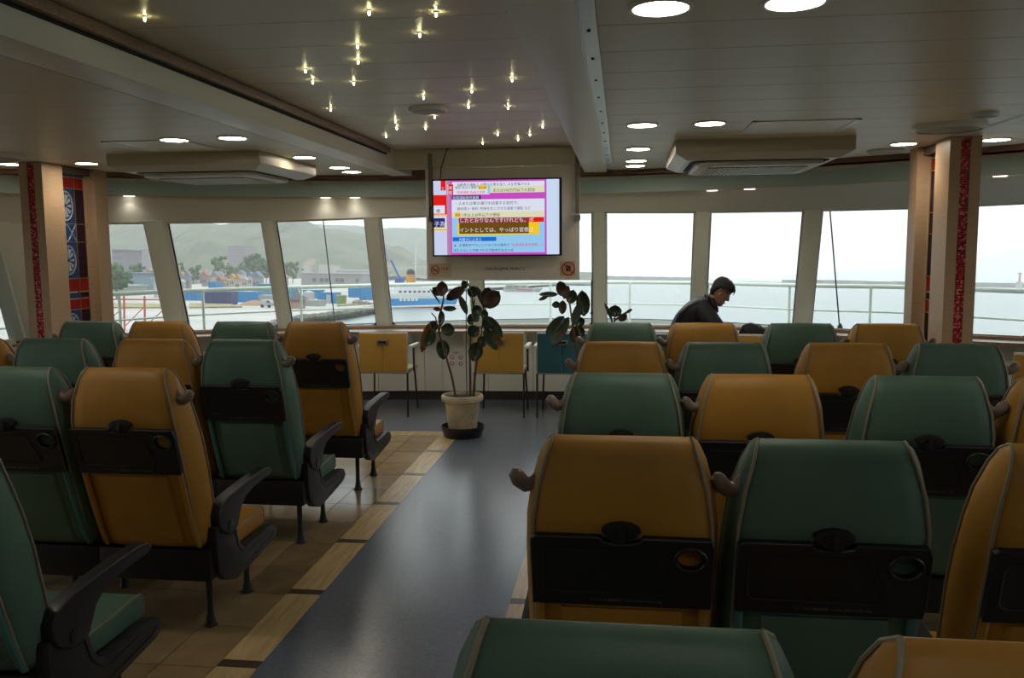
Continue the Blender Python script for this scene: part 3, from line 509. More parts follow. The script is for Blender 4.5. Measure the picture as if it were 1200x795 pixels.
for (c, r) in SEATS:
    # outer side: aisle pair members carry shell and handle on the aisle side, the outer pair on the far side
    s = (-1 if c in (1, 2) else 1) if c > 0 else (1 if c in (-1, -2) else -1)
    even = (c+r) % 2 == 0; yel = even if c > 0 else not even
    lo = {1: -.163, 2: -.03, 3: .03, 4: .163, -1: .163, -2: .03, -3: -.03, -4: -.163}[c]
    shell_side = {1: -1, 2: 1, 3: -1, 4: 1, -1: 1, -2: -1, -3: 1, -4: -1}[c]
    key = (yel, s, shell_side, lo)
    if key not in protos:
        p = make_seat(YEL if yel else GRN, YEL2 if yel else GRN2, 'ferry_seat', shell_side, lo)
        if s != shell_side:
            for k in [k for k in bpy.data.objects if k.parent == p and k.name.startswith('grab_handle')]:
                k.data = k.data.copy(); k.data.transform(Matrix.Scale(-1, 4, (1, 0, 0))); k.data.flip_normals()
        protos[key] = p; o = p
    else: o = copy_tree(protos[key])
    o.location = (COLX[c], ROWY(r), 0)
    tag(o, '%s ferry seat, %s, %s block, %s' % ('mustard yellow' if yel else 'dark green', ROWN[r], 'right' if c > 0 else 'left', COLN[abs(c)]), 'seat', 'ferry seats in rows')
# ================================================================ COUNTER CHAIRS
YC_ = mat('yellow chair vinyl', (.5, .28, .05), .45, bump=.1); TC_ = mat('teal chair vinyl', (.025, .12, .15), .45, bump=.1)
def make_chair(m):
    t = thing('counter_chair', 'c', 'chair')
    ob('back_shell', MB().prism([(-.012, .43), (-.002, .42), (.02, .42), (.05, .80), (.04, .815), (.022, .815)], -.238, .238), mat('white chair shell', (.7, .7, .64), .4), t, bev=.006)
    bp = MB()
    for a, b in ((-.232, -.001), (.001, .232)): bp.prism([(-.018, .435), (-.006, .43), (.016, .80), (.006, .80)], a, b)
    bk = ob('backrest', bp, m, t, bev=.003)
    hs_ = ob('handle_plate', MB().box(-.055, .055, -.022, .004, .70, .742), METAL, t, bev=.002); ob('handle_slot', MB().box(-.04, .04, -.024, -.02, .71, .732), SLOT, hs_)
    ob('seat', MB().box(-.225, .225, .02, .46, .415, .455), mat('cream chair seat', (.62, .5, .26), .5), t, bev=.012)
    for s in (-1, 1):
        ob('armrest', MB().box(min(s*.235, s*.275), max(s*.235, s*.275), .05, .36, .655, .685), WHITE, t, bev=.008)
        ob('arm_post', MB().tube([(s*.25, .2, .42), (s*.25, .2, .66)], .012, 6), DARKM, t)
        ob('leg', MB().tube([(s*.235, .0, .43), (s*.235, -.01, 0)], .0095, 8), DARKM, t); ob('leg', MB().tube([(s*.205, .4, .42), (s*.225, .44, 0)], .0095, 8), DARKM, t)
    ob('seat_frame', MB().tube([(-.235, 0, .425), (.235, 0, .425), (.205, .4, .42), (-.205, .4, .42)], .008, 6, closed=True), DARKM, t)
    return t
cy_, ct_ = make_chair(YC_), make_chair(TC_)
CH = [(-2.25, 7.9, 0, 0, 'yellow counter chair left of the potted plant'), (-1.14, 7.95, 0, 0, 'yellow counter chair directly behind the tall potted plant'), (-.545, 7.96, 0, 1, 'teal counter chair right of the tall potted plant'),
      (.19, 7.95, -.05, 1, 'teal counter chair behind the green front row seat'), (.72, 7.9, -.1, 0, 'yellow counter chair the hunched person sits on'), (1.22, 7.85, -.1, 0, 'yellow counter chair with the black bag on it'), (3.05, 6.5, -.5, 0, 'yellow counter chair right of the right pillar')]
us = set()
for x, y, rz, k, lab in CH:
    o = (cy_, ct_)[k] if k not in us else copy_tree((cy_, ct_)[k]); us.add(k)
    o.location = (x, y, 0); o.rotation_euler = (0, 0, rz); tag(o, lab, 'chair', 'chairs along the window counter')
# ================================================================ HANGING PANEL AND SCREEN
PN = mat('glossy cream display panel', (.8, .77, .7), .25, spec=.6, coat=1)
hp_ = thing('hanging_panel', 'cream glossy panel hanging from the ceiling behind the screen', 'display panel', (-1.01, 7.3, 1.33))
ob('board', MB().box(-.66, .66, 0, .03, 0, .955), PN, hp_, bev=.004)
ob('top_cap', MB().box(-.66, .66, -.003, .033, .955, .965), METAL, hp_)
ob('upper_board', MB().box(-.655, .655, .05, .06, .965, 1.115), BEIGE, hp_)
for x in (-.60, .655):
    ob('hanger', MB().box(x-.03, x+.004, -.02, .0, .53 if x < 0 else .56, 1.08), mat('grey hanger steel', (.22, .2, .18), .5), hp_)
    ob('hanger_foot', MB().box(x-.035, x+.012, -.03, 0, .50, .545), MATS['grey hanger steel'], hp_)
text_mesh('panel_name', 'SAKURAJIMA MARU 2', .036, INK, hp_, Matrix.Translation((.02, -.002, .085)) @ Matrix.Rotation(PI/2, 4, 'X'), 'CENTER')
cb = ob('screen_cable', MB().tube([(-1.46, 7.27, 2.46), (-1.49, 7.26, 2.38), (-1.52, 7.25, 2.28), (-1.53, 7.25, 2.18), (-1.53, 7.24, 2.10)], .006, 6), DARKM); tag(cb, 'black cable hanging from the ceiling down behind the screen', 'cable')
cb2 = ob('screen_cable', MB().tube([(-1.585, 7.25, 1.98), (-1.62, 7.24, 1.94), (-1.625, 7.24, 1.87), (-1.58, 7.24, 1.80), (-1.55, 7.24, 1.78)], .006, 6), DARKM); tag(cb2, 'short cable looping out at the left edge of the screen', 'cable')
def ringpts(cx, cz, r, n=24): return [(cx+r*math.cos(2*PI*k/n), 0, cz+r*math.sin(2*PI*k/n)) for k in range(n)]
ns = thing('no_smoking_sign', 'small no smoking sign at the lower left of the hanging panel', 'sign', (-1.56, 7.298, 1.42))
ob('plate', MB().box(-.085, .105, -.003, 0, -.06, .055), mat('sign cream', s2l(205, 190, 160), .5), ns)
ob('red_ring', MB().tube([(x, -.004, z) for x, _, z in ringpts(-.035, 0, .036)], .0045, 4, closed=True), RED, ns); ob('red_slash', MB().tube([(-.061, -.005, .025), (-.009, -.005, -.025)], .0045, 4), RED, ns)
ob('cigarette', MB().box(-.06, -.012, -.0045, -.003, -.008, .0).tube([(-.016, -.004, .006), (-.012, -.004, .014), (-.018, -.004, .02)], .0015, 4), INK, ns)
text_mesh('sign_text', '禁煙', .034, RED, ns, Matrix.Translation((.016, -.004, -.006)) @ Matrix.Rotation(PI/2, 4, 'X')); text_mesh('sign_text', 'NO SMOKING', .0095, RED, ns, Matrix.Translation((.014, -.004, -.026)) @ Matrix.Rotation(PI/2, 4, 'X'))
nd = thing('prohibition_sign', 'round red prohibition sign at the lower right of the hanging panel', 'sign', (-.445, 7.298, 1.425))
ob('plate', MB().box(-.072, .06, -.002, 0, -.062, .065), MATS['sign cream'], nd)
ob('red_ring', MB().tube([(x, -.004, z) for x, _, z in ringpts(0, 0, .053)], .006, 4, closed=True), RED, nd); ob('red_slash', MB().tube([(-.038, -.006, .038), (.038, -.006, -.038)], .006, 4), RED, nd)
ob('drawn_device', MB().box(-.02, .02, -.004, -.002, -.022, .02).box(-.014, -.004, -.004, -.002, .02, .034).box(.004, .014, -.004, -.002, .02, .03), INK, nd)
# television
tv = thing('television', 'flat television on the hanging panel showing a Japanese news table', 'television', (-1.037, 7.17, 1.858), .02)
TVW, TVH = .545, .322
ob('housing', MB().box(-TVW-.0, TVW, .0, .05, -TVH, TVH), mat('tv housing', (.015, .015, .016), .35), tv, bev=.004)
ob('wall_mount', MB().box(-.2, .2, .05, .13, -.15, .15), DARKM, tv)
ob('bezel', MB().box(-TVW, TVW, -.006, 0, TVH-.012, TVH).box(-TVW, TVW, -.006, 0, -TVH, -TVH+.012).box(-TVW, -TVW+.012, -.006, 0, -TVH, TVH).box(TVW-.02, TVW, -.006, 0, -TVH, TVH), MATS['tv housing'], tv)
SE = .85
def scr(n, c): return mat('screen '+n, (.02, .02, .02), .3, emit=s2l(*c), es=SE)
scn = link('screen', MB().box(-TVW+.012, TVW-.02, -.001, 0, -TVH+.012, TVH-.012).mesh('screen', scr('lilac', (205, 215, 245))), tv)
def sb(a, b, c, d, m, lv=1):  # screen patch: fractions of the picture, a..b across, c..d down
    X = lambda u: lerp(-TVW+.012, TVW-.02, u); Z = lambda v: lerp(TVH-.012, -TVH+.012, v)
    return ob('screen_area', MB().box(X(a), X(b), -.001-.0004*lv, -.001-.0004*(lv-1), Z(d), Z(c)), m, scn)
def st(txt, a, c, size, m, lv=4):
    X = lerp(-TVW+.012, TVW-.02, a); Z = lerp(TVH-.012, -TVH+.012, c)
    return text_mesh('screen_text', txt, size, m, scn, Matrix.Translation((X, -.001-.0004*lv, Z)) @ Matrix.Rotation(PI/2, 4, 'X'))
MAG, RD, WH, CR, LB, NV, YW, OR, DK = scr('magenta', (205, 75, 200)), scr('red', (230, 20, 20)), scr('white', (225, 230, 245)), scr('cream', (225, 225, 190)), scr('light blue', (150, 205, 245)), scr('navy', (30, 40, 110)), scr('yellow', (250, 205, 20)), scr('olive', (110, 75, 10)), scr('ink', (40, 30, 60))
MRN, BLU, SKN = scr('maroon', (150, 50, 65)), scr('blue', (20, 110, 210)), scr('paper', (215, 215, 235))
sb(.0, .105, .19, .33, RD); sb(0, .105, .33, .45, RD); sb(.0, .09, .33, .44, WH, 2); sb(.06, .1, .0, .13, RD); sb(.0, .105, .455, .47, YW); sb(0, .1, .485, .64, WH, 2); sb(0, .09, .5, .625, NV, 3); sb(0, .105, .645, .67, YW); sb(.105, .135, 0, 1, scr('mauve', (190, 130, 180)), 1)
sb(.135, .9, .0, 1, MAG, 1); sb(.15, .885, .02, .085, WH, 2); sb(.15, .885, .085, .17, CR, 2); sb(.115, .45, .05, .19, WH, 3); sb(.12, .16, .05, .19, RD, 4)
sb(.15, .38, .2, .255, NV, 2); sb(.145, .885, .255, .42, WH, 2); sb(.145, .885, .42, .5, CR, 2); sb(.145, .885, .5, .76, LB, 2); sb(.19, .84, .565, .73, YW, 3); sb(.2, .88, .5, .565, RD, 3); sb(.205, .76, .505, .565, MRN, 4); sb(.205, .76, .565, .715, OR, 4); sb(.145, .885, .76, .97, LB, 2); sb(.15, .5, .76, .815, BLU, 3)
sb(.17, .215, .43, .485, YW, 3); sb(.36, .43, .07, .12, YW, 5); sb(.435, .455, .06, .18, LB, 5); sb(.9, .985, 0, 1, scr('pale blue', (205, 225, 250)), 1)
st('自動車の運転上 必要な注意を怠り､人を死傷させる', .19, .075, .027, DK); st('または100万円以下の罰金', .475, .155, .031, DK); st('速', .122, .115, .032, WH, 6); st('報', .122, .18, .032, WH, 6)
st('東名"あおり運転"', .175, .11, .025, DK, 5); st('初公判', .362, .115, .022, DK, 7); st('"危険運転"起訴の背景', .185, .175, .025, RD, 5)
st('危険運転致死傷罪', .155, .248, .028, WH, 5); st('・人または車の通行を妨害する目的で、', .17, .325, .031, DK); st(' 直前侵入･接近､危険を生じさせる速度で運転 など', .18, .395, .028, DK)
st('罰則', .172, .48, .024, DK, 5); st('1年以上20年以下の懲役', .225, .482, .031, DK); st('したとおりなんですけれども、ポ', .205, .56, .042, WH, 7); st('イントとしては、やっぱり宮根さ' if False else 'イントとしては、やっぱり官根さ', .205, .69, .042, WH, 7)
st('弁護士によると', .2, .808, .028, WH, 5); st('が運転中でないことなどから裁判で', .2, .885, .027, DK); st('「危険運転致死傷罪」に', .6, .885, .027, RD); st('当たらないと判断される可能性があるため', .155, .955, .027, DK); st('備', .02, .425, .035, DK, 5); st('子為', .0, .61, .05, WH, 6); st('2', .07, .12, .03, WH, 5); st('●', .16, .885, .02, MRN, 5)
for a in (.17,): pass
# ================================================================ CEILING FITTINGS
LD = lightm('downlight diffuser', (1, .9, .74), 38.0)
RIM = mat('white rim', (.75, .75, .72), .35)
def proto_down():
    t = thing('downlight', 'x', 'ceiling light'); ob('rim', MB().lathe([(.095, .002), (.095, -.006), (.082, -.008), (.08, .0)], 28, cap=False), RIM, t, smooth=True)
    ob('diffuser', MB().lathe([(.081, -.003), (.081, -.0045)], 28), LD, t); return t
dl = proto_down(); first = True
DL = [(.11, 2.63, 'nearest of the left file right of the centre beam'), (.49, 2.63, 'nearest, second file right of the centre beam'), (.115, 5.07, 'second, left file right of the centre beam'), (.495, 5.07, 'second, beside the right ventilation unit'), (.115, 6.27, 'third, left file right of the centre beam'), (.115, 7.12, 'fourth, left file right of the centre beam'), (.115, 7.55, 'farthest, left file right of the centre beam'),
      (-2.8, 5.2, 'left of the left beam, beyond the hatch'), (-2.4, 5.17, 'hard by the left beam'), (-2.38, 6.34, 'beside the left ventilation unit'), (-2.386, 7.18, 'behind the left ventilation unit near the beam'), (-2.41, 7.59, 'farthest beside the left beam'), (-4.21, 6.43, 'in front of the stained glass of the left pillar'), (-4.81, 6.37, 'left of the left pillar'), (1.93, 6.32, 'left of the right pillar'), (2.478, 6.185, 'right of the right pillar')]
DL += [(x, y, 'unseen, near the camera') for x in (.3,) for y in (.2,)]+[(-2.6, .2, 'unseen, left one near the camera'), (2.2, 2.6, 'unseen, right of the nearest pair'), (-4.6, 2.6, 'unseen, far left in the near ceiling'), (3.2, 4.4, 'unseen, by the right side wall'), (-2.4, 2.63, 'unseen, left of the left beam in the near ceiling'), (-2.8, 2.63, 'unseen, left of the left beam, outer of the near pair')]  # unseen ceiling lights, added outside the view to brighten the saloon
for i, (x, y, l) in enumerate(DL):
    o = dl if i == 0 else copy_tree(dl); o.location = (x, y, ZC); tag(o, 'round white ceiling light, '+l, 'ceiling light', 'round ceiling lights')
    if abs(y-6.3) < .2 and (x < -4 or x > 1.5):
        L = bpy.data.lights.new('downlight_beam', 'SPOT'); L.energy = 5; L.color = (1, .82, .6); L.spot_size = 2.4; L.spot_blend = .6; L.shadow_soft_size = .07
        lo = link('downlight_beam', L, o, (0, 0, -.02))
# small lights in the shelf above the windows
sl = thing('shelf_light', 'x', 'ceiling light'); ob('diffuser', MB().lathe([(.05, 0), (.05, -.004)], 20), lightm('shelf light diffuser', (1, .92, .8), 2.0), sl)
for i, (x, l) in enumerate([(-4.6, 'left end above the first window'), (-2.93, 'left one of the pair above the harbour window'), (-2.65, 'right one of the pair above the harbour window'), (.83, 'left one of the pair above the seated person'), (1.15, 'right one of the pair above the seated person'), (2.86, 'right end beyond the right pillar'), (-.3, 'hidden behind the hanging panel')][:6]):
    o = sl if i == 0 else copy_tree(sl); o.location = (x, arc(x, RC+.46), 2.118); tag(o, 'small shelf light, '+l, 'ceiling light', 'small lights above the windows')
    L = bpy.data.lights.new('shelf_beam', 'SPOT'); L.energy = 1.0; L.color = (1, .93, .84); L.spot_size = 2.3; L.spot_blend = .8; L.shadow_soft_size = .04
    lk = link('shelf_beam', L, o, (0, 0, -.01))
# star lights
SG = lightm('star light glow', (1, .9, .45), 45); SB = mat('star light stem', (.35, .32, .25), .4)
sp = thing('star_light', 'tiny glowing star light hanging from the raised ceiling panel', 'ceiling light', group='star lights on the raised ceiling')
ob('stem', MB().lathe([(.006, 0), (.006, -.006)], 8), SB, sp); ob('glow_rod', MB().lathe([(.0038, -.006), (.0038, -.017), (.002, -.019)], 8), SG, sp)
STARS = sorted(STARS+[(-1.1, 1.9), (-.7, 2.1)], key=lambda p: (p[0]/p[1]))
for i, (x, y) in enumerate(STARS):
    o = sp if i == 0 else copy_tree(sp); o.location = (x, y, ZK); o['label'] = 'tiny glowing star light hanging from the raised ceiling, %s from the left' % ordinal(i)
# discs
def disc(nm, lab, x, y, z, r, cat='ceiling fitting', drop=.02):
    t = thing(nm, lab, cat, (x, y, z)); ob('rim', MB().lathe([(r, .0), (r, -drop*.5), (r*.93, -drop), (r*.88, -drop)], 36, cap=False), RIM, t, smooth=True); ob('face', MB().lathe([(r*.9, -drop*.8), (r*.6, -drop*1.1), (.01, -drop*1.2)], 36), mat('grey diffuser face', (.34, .33, .27), .5), t, smooth=True); return t
disc('speaker_disc', 'round ceiling speaker in the raised star light panel', -1.17, 5.23, ZK, .12, 'speaker')
disc('air_diffuser', 'large round air diffuser in front of the right pillar', 1.91, 5.43, ZC, .2, 'air vent', .03)
disc('air_diffuser', 'large round air diffuser near the left pillar', -4.55, 5.75, ZC, .26, 'air vent', .03)
disc('smoke_detector', 'small round ceiling disc near the right air diffuser', 1.92, 4.97, ZC, .07, 'detector')
disc('ceiling_ring', 'ring shaped ceiling fitting left of the right pillar', 1.93, 6.74, ZC, .13)
q = MB().box(-.02, -.005, -1.6, .55, -.004, .01).box(.005, .02, -1.6, .55, -.004, .01); gt = thing('ceiling_groove', 'grey metal track in the ceiling running towards the right pillar', 'track', (2.17, 5.4, ZC)); ob('rail', q, RIM, gt)
q = thing('sensor_block', 'small white block on the green fascia, left', 'fitting', (-3.05, arc(-3.05, RC+.39), 2.25)); ob('body', MB().box(-.04, .04, -.02, .01, -.02, .012), RIM, q, bev=.003)
for x, l in ((.08, 'right of the hanging panel'), (1.75, 'near the right ventilation unit')): q = thing('sensor_block', 'small white block on the green fascia, '+l, 'fitting', (x, arc(x, RC+.39), 2.25)); ob('body', MB().box(-.04, .04, -.02, .01, -.02, .012), RIM, q, bev=.003)
def cassette(x0, x1, y0, y1, lab):
    t = thing('air_conditioner', lab, 'air conditioner', ((x0+x1)/2, (y0+y1)/2, ZC)); hx, hy = (x1-x0)/2, (y1-y0)/2; m = mat('beige cassette casing', (.5, .44, .31), .45); pw = mat('cassette panel', (.6, .57, .48), .4)
    ob('casing', MB().box(-hx, hx, -hy, hy, -.085, .002), m, t, bev=.004)
    ob('bevel_panel', MB().loft([[(-hx, -hy, -.085), (hx, -hy, -.085), (hx, hy, -.085), (-hx, hy, -.085)], [(-hx*.86, -hy*.84, -.125), (hx*.86, -hy*.84, -.125), (hx*.86, hy*.84, -.125), (-hx*.86, hy*.84, -.125)]]), pw, t)
    def rrect(a, b, r, z, n=5):
        P = []
        for (cx_, cz_, a0) in ((a-r, b-r, 0), (-a+r, b-r, PI/2), (-a+r, -b+r, PI), (a-r, -b+r, 3*PI/2)): P += [(cx_+r*math.cos(a0+PI/2*k/n), cz_+r*math.sin(a0+PI/2*k/n), z) for k in range(n+1)]
        return P
    ob('air_slot', MB().loft([rrect(hx*.80, hy*.78, .09, -.124), rrect(hx*.80, hy*.78, .09, -.128)]), SLOT, t)
    ob('centre_panel', MB().loft([rrect(hx*.74, hy*.70, .08, -.126), rrect(hx*.74, hy*.70, .08, -.15), rrect(hx*.70, hy*.66, .07, -.158)]), pw, t)
    g_ = ob('grille', MB().box(-hx*.58, hx*.58, -hy*.5, hy*.5, -.161, -.157), mat('grille grey', (.2, .19, .16), .5), t)
    q = MB()
    for k in range(26): xx = lerp(-hx*.57, hx*.57, k/25); q.box(xx-.006, xx+.006, -hy*.5, hy*.5, -.166, -.160)
    tag(ob('grille_slats', q, pw, g_), None, None, None, 'stuff')
cassette(.35, 1.49, 5.83, 6.98, 'beige ceiling air conditioner on the right, left of the right pillar'); cassette(-3.69, -2.53, 5.87, 7.0, 'beige ceiling air conditioner on the left, right of the left pillar')
def hatch(x0, x1, y0, y1, lab):
    t = thing('ceiling_hatch', lab, 'hatch', ((x0+x1)/2, (y0+y1)/2, ZC)); hx, hy = (x1-x0)/2, (y1-y0)/2
    ob('panel', MB().box(-hx+.02, hx-.02, -hy+.01, hy-.01, -.004, .002), WHITE, t); ob('frame', MB().box(-hx, -hx+.03, -hy, hy, -.008, .0).box(hx-.03, hx, -hy, hy, -.008, 0).box(-hx, hx, -hy, -hy+.008, -.006, 0), RIM, t)
hatch(.73, 1.317, 5.05, 5.6, 'access hatch beside the right air conditioner'); hatch(-3.3, -2.75, 5.2, 5.75, 'access hatch beside the left air conditioner')
# ================================================================ POTTED RUBBER PLANTS
LG = [mat('rubber leaf green', (.022, .05, .022), .25, noise=.3, nscale=30, coat=.2), mat('rubber leaf brown', (.07, .035, .025), .3, noise=.25, nscale=20, coat=.2), mat('rubber leaf sheen', (.055, .085, .07), .22, coat=.4), mat('rubber leaf withering', (.5, .17, .03), .4, col2=(.03, .055, .02), nscale=9)]
BARK = mat('plant stem', (.12, .065, .035), .6)
def plant(lab, x, y, leaves, stems, ydepth, h_pot, seed):
    t = thing('potted_rubber_plant', lab, 'plant', (x, y, 0)); random.seed(seed)
    pot = ob('pot', MB().lathe([(.115, .055), (.12, .06), (.15, .30), (.16, .31), (.177, .315), (.18, .33), (.18, .35), (.172, .362), (.158, .362), (.155, .34), (.15, .33), (.01, .33)], 32), mat('stained cream pot', (.55, .47, .33), .6, noise=.25, nscale=7), t, smooth=True, auto=.6)
    ob('soil', MB().lathe([(.152, .338), (.01, .343)], 24), mat('dark soil', (.025, .018, .012), .9), t)
    ob('saucer', MB().lathe([(.155, .0), (.16, .004), (.187, .09), (.19, .098), (.182, .098), (.155, .02), (.01, .015)], 32), mat('black saucer', (.012, .012, .015), .4), t, smooth=True, auto=.6)
    for k, s_ in enumerate(stems):
        stake = (len(stems) == 5 and k == 4); pts = [(px-x, (-.02+.03*k)*(1 if j == 0 else .5), pz) for j, (px, pz) in enumerate(s_)]
        ob('stake' if stake else 'stem', MB().tube(pts, .004 if stake else [lerp(.011, .005, j/(len(pts)-1)) for j in range(len(pts))], 8), mat('green stake', (.02, .04, .03), .5) if stake else BARK, t, smooth=True)
    for (x0, z0, x1, z1, wd, kind) in leaves:
        o = MB(); n = 8; yj = random.uniform(-.07, .07); L = math.hypot(x1-x0, z1-z0); dx, dz = (x1-x0)/L, (z1-z0)/L; px, pz = -dz, dx; cup = random.uniform(.12, .3)*wd; tiltd = random.uniform(-.25, .25)
        rows = []
        for i in range(n+1):
            u = i/n; hw = wd*.6*(math.sin(PI*min(1, .04+u*.94))**.65) if i not in (0, n) else .002
            row = []
            for k in range(-2, 3):
                a = k/2*hw; row.append((x0+dx*L*u+px*a-x, yj+L*tiltd*u+.25*wd*math.sin(PI*u)+cup*abs(k/2)**1.5*(-1), z0+dz*L*u+pz*a))
            rows.append(row)
        o.loft(rows, False, closed=False); me = o.mesh('leaf', LG[kind], smooth=True, auto=2); lf = link('leaf', me, t)
        so = lf.modifiers.new('thickness', 'SOLIDIFY'); so.thickness = .0016
        ob('vein', MB().tube([(r[2][0], r[2][1]-.002, r[2][2]) for r in rows[:-1]], [.0026]*6+[.0016]*2, 4), LG[2] if kind != 1 else LG[1], lf)
    return t
plant('tall rubber plant in stained cream pot on black saucer in the aisle end', -1.34, 7.12, LEAVES_A, STEMS_A, 7.12, .33, 1)
plant('second rubber plant beside the teal chair, behind the green aisle seat', -.30, 7.0, LEAVES_B, STEMS_B, 7.0, .26, 2)
plant('small rubber plant with few leaves behind the green front seat', -.05, 7.4, LEAVES_C, STEMS_C, 7.4, .3, 3)
# ================================================================ PERSON AND BAG
def skin_obj(name, verts, edges, radii, m, parent, root=0, sub=2):
    me = bpy.data.meshes.new(name); me.from_pydata(verts, edges, []); me.materials.append(m)
    o = link(name, me, parent); sk = o.modifiers.new('skin', 'SKIN'); sk.use_smooth_shade = True
    for i, r in enumerate(radii):
        v = me.skin_vertices[0].data[i]; v.radius = r if isinstance(r, tuple) else (r, r); v.use_root = (i == root)
    ss = o.modifiers.new('subdivision', 'SUBSURF'); ss.levels = sub; ss.render_levels = sub; return o
JACK = mat('black jacket cloth', (.011, .012, .016), .6, bump=.5, bscale=40); TROU = mat('dark trousers', (.02, .02, .025), .8); SKIN = mat('skin', (.36, .19, .13), .5, noise=.08, nscale=30); HAIR = mat('short dark grey hair', (.022, .02, .02), .55, noise=.5, nscale=140, bump=.9, bscale=160); SHOE = mat('black shoe', (.01, .01, .01), .4)
pe = thing('person', 'person in black hooded jacket hunched forward, looking down into a bag', 'person', (.615, 8.12, 0))
# local axes: faces +x. pelvis at origin height .5
V = [(0, 0, .50), (-.035, 0, .62), (-.045, 0, .76), (.0, 0, .90), (.085, 0, 1.02), (.17, .0, 1.085), (.225, 0, 1.11)]       # spine to neck base 0-6
Rr = [(.17, .15), (.175, .15), (.18, .155), (.185, .16), (.175, .14), (.11, .10), (.07, .07)]
V += [(.12, -.15, 1.02), (.20, -.21, .93), (.31, -.22, .78), (.44, -.17, .70)]   # right shoulder 7..10 (towards camera)
Rr += [.095, .09, .075, .055]
V += [(.12, .15, 1.02), (.20, .21, .93), (.31, .22, .78), (.44, .14, .70)]       # left arm 11..14
Rr += [.095, .09, .075, .055]
E_ = [(0, 1), (1, 2), (2, 3), (3, 4), (4, 5), (5, 6), (4, 7), (7, 8), (8, 9), (9, 10), (4, 11), (11, 12), (12, 13), (13, 14)]
body = skin_obj('jacket', V, E_, Rr, JACK, pe)
V = [(0, 0, .52), (.02, -.1, .51), (.40, -.12, .50), (.42, -.12, .08), (.02, .1, .51), (.40, .12, .50), (.42, .12, .08)]
skin_obj('trousers', V, [(0, 1), (1, 2), (2, 3), (0, 4), (4, 5), (5, 6)], [.13, .1, .068, .05, .1, .068, .05], TROU, pe)
for s in (-1, 1): ob('shoe', MB().loft([[(x, s*.12+w_*math.cos(a), max(.005, h*.5+h*.5*math.sin(a))) for a in [2*PI*k/10 for k in range(10)]] for x, w_, h in ((.35, .02, .05), (.37, .037, .10), (.43, .042, .10), (.52, .045, .07), (.60, .035, .05), (.62, .012, .03))]), SHOE, pe, smooth=True)
# hood and backpack strap folds on the upper back
ob('hood', MB().loft([[(lerp(-.02, .20, i/8)+.055*math.cos(a)*math.sin(PI*(.1+.8*i/8)), .13*math.sin(a)*math.sin(PI*(.12+.76*i/8)), lerp(1.02, 1.135, i/8)+.05*math.cos(a)*math.sin(PI*(.1+.8*i/8))) for a in [2*PI*k/12 for k in range(12)]] for i in range(9)]), JACK, pe, smooth=True, auto=3)
ob('jacket_collar', MB().tube([(.235+.02*math.sin(2*u), .075*math.cos(u), 1.06+.06*math.sin(u)) for u in [2*PI*k/14 for k in range(14)]], .026, 8, closed=True), JACK, pe, smooth=True)
ob('shoulder_strap', MB().tube([(-.12, -.13, .90), (-.08, -.16, .99), (.0, -.18, 1.06), (.08, -.18, 1.09), (.17, -.19, 1.03)], .014, 6), mat('strap webbing', (.03, .03, .035), .7), pe, smooth=True)
# head, pitched forward about 35 degrees
hd_ = link('head', bpy.data.meshes.new('head_frame'), pe) if False else None
def head_mesh():
    q = MB(); n = 20; rows = []
    # profile in head space: x forward, z up; (z, front x, back x, half width)
    P = [(-.125, .052, .02, .018), (-.118, .072, -.01, .034), (-.10, .083, -.035, .048), (-.08, .084, -.05, .057), (-.058, .082, -.066, .063), (-.035, .083, -.08, .068), (-.01, .082, -.09, .072), (.02, .083, -.097, .075), (.05, .082, -.098, .077), (.08, .070, -.09, .071), (.105, .042, -.07, .054), (.12, .008, -.035, .028)]
    for z, fx, bx_, hw in P:
        row = []
        for k in range(n):
            a = 2*PI*k/n; c_, s_ = math.cos(a), math.sin(a); cx_ = (fx+bx_)/2; rx = (fx-bx_)/2
            row.append((cx_+rx*math.copysign(abs(c_)**.85, c_), hw*math.copysign(abs(s_)**.85, s_), z))
        rows.append(row)
    q.loft(rows); return q
HM = Matrix.Translation((.305, 0, 1.185)) @ Matrix.Rotation(.62, 4, 'Y') @ Matrix.Rotation(-.12, 4, 'Z')
head = ob('head', head_mesh(), SKIN, pe, smooth=True, auto=3); head.matrix_local = HM
ob('neck', MB().tube([(-.035, 0, -.17), (-.03, 0, -.09), (-.02, 0, -.03)], [.056, .053, .05], 12), SKIN, head, smooth=True)
ob('nose', MB().loft([[(x+.0, y, z) for x, y, z in ((bx0, -w_, z0), (tip, -w_*.45, z0), (tip+.003, 0, z0), (tip, w_*.45, z0), (bx0, w_, z0))] for z0, bx0, tip, w_ in ((.015, .076, .084, .006), (-.005, .076, .092, .009), (-.025, .076, .104, .014), (-.035, .076, .103, .017), (-.042, .074, .088, .014))]), SKIN, head, smooth=True)
ob('lips', MB().tube([(.078, -.024, -.072), (.086, -.01, -.069), (.088, 0, -.070), (.086, .01, -.069), (.078, .024, -.072)], [.002, .005, .006, .005, .002], 6), mat('lips', (.28, .1, .08), .5), head, smooth=True)
for s in (-1, 1):
    ob('ear', MB().loft([[(-.008+r*.55*math.cos(a), s*(.070+o), -.008+r*math.sin(a)) for a in [2*PI*k/12 for k in range(12)]] for r, o in ((.028, -.004), (.033, .006), (.031, .013), (.022, .011), (.012, .004))]), SKIN, head, smooth=True)
    ob('eye', MB().ball((.070, s*.031, .008), .011, 8), mat('eye white', (.5, .48, .45), .3), head, smooth=True); ob('eyelid', MB().tube([(.079, s*.031-.016, .010), (.084, s*.031, .013), (.079, s*.031+.016, .010)], .004, 5), SKIN, head, smooth=True); ob('eyebrow', MB().tube([(.080, s*.031-.02, .028), (.085, s*.031, .034), (.074, s*.031+.022, .030)], .004, 5), HAIR, head, smooth=True)
random.seed(5); q = MB(); n = 22; rows = []
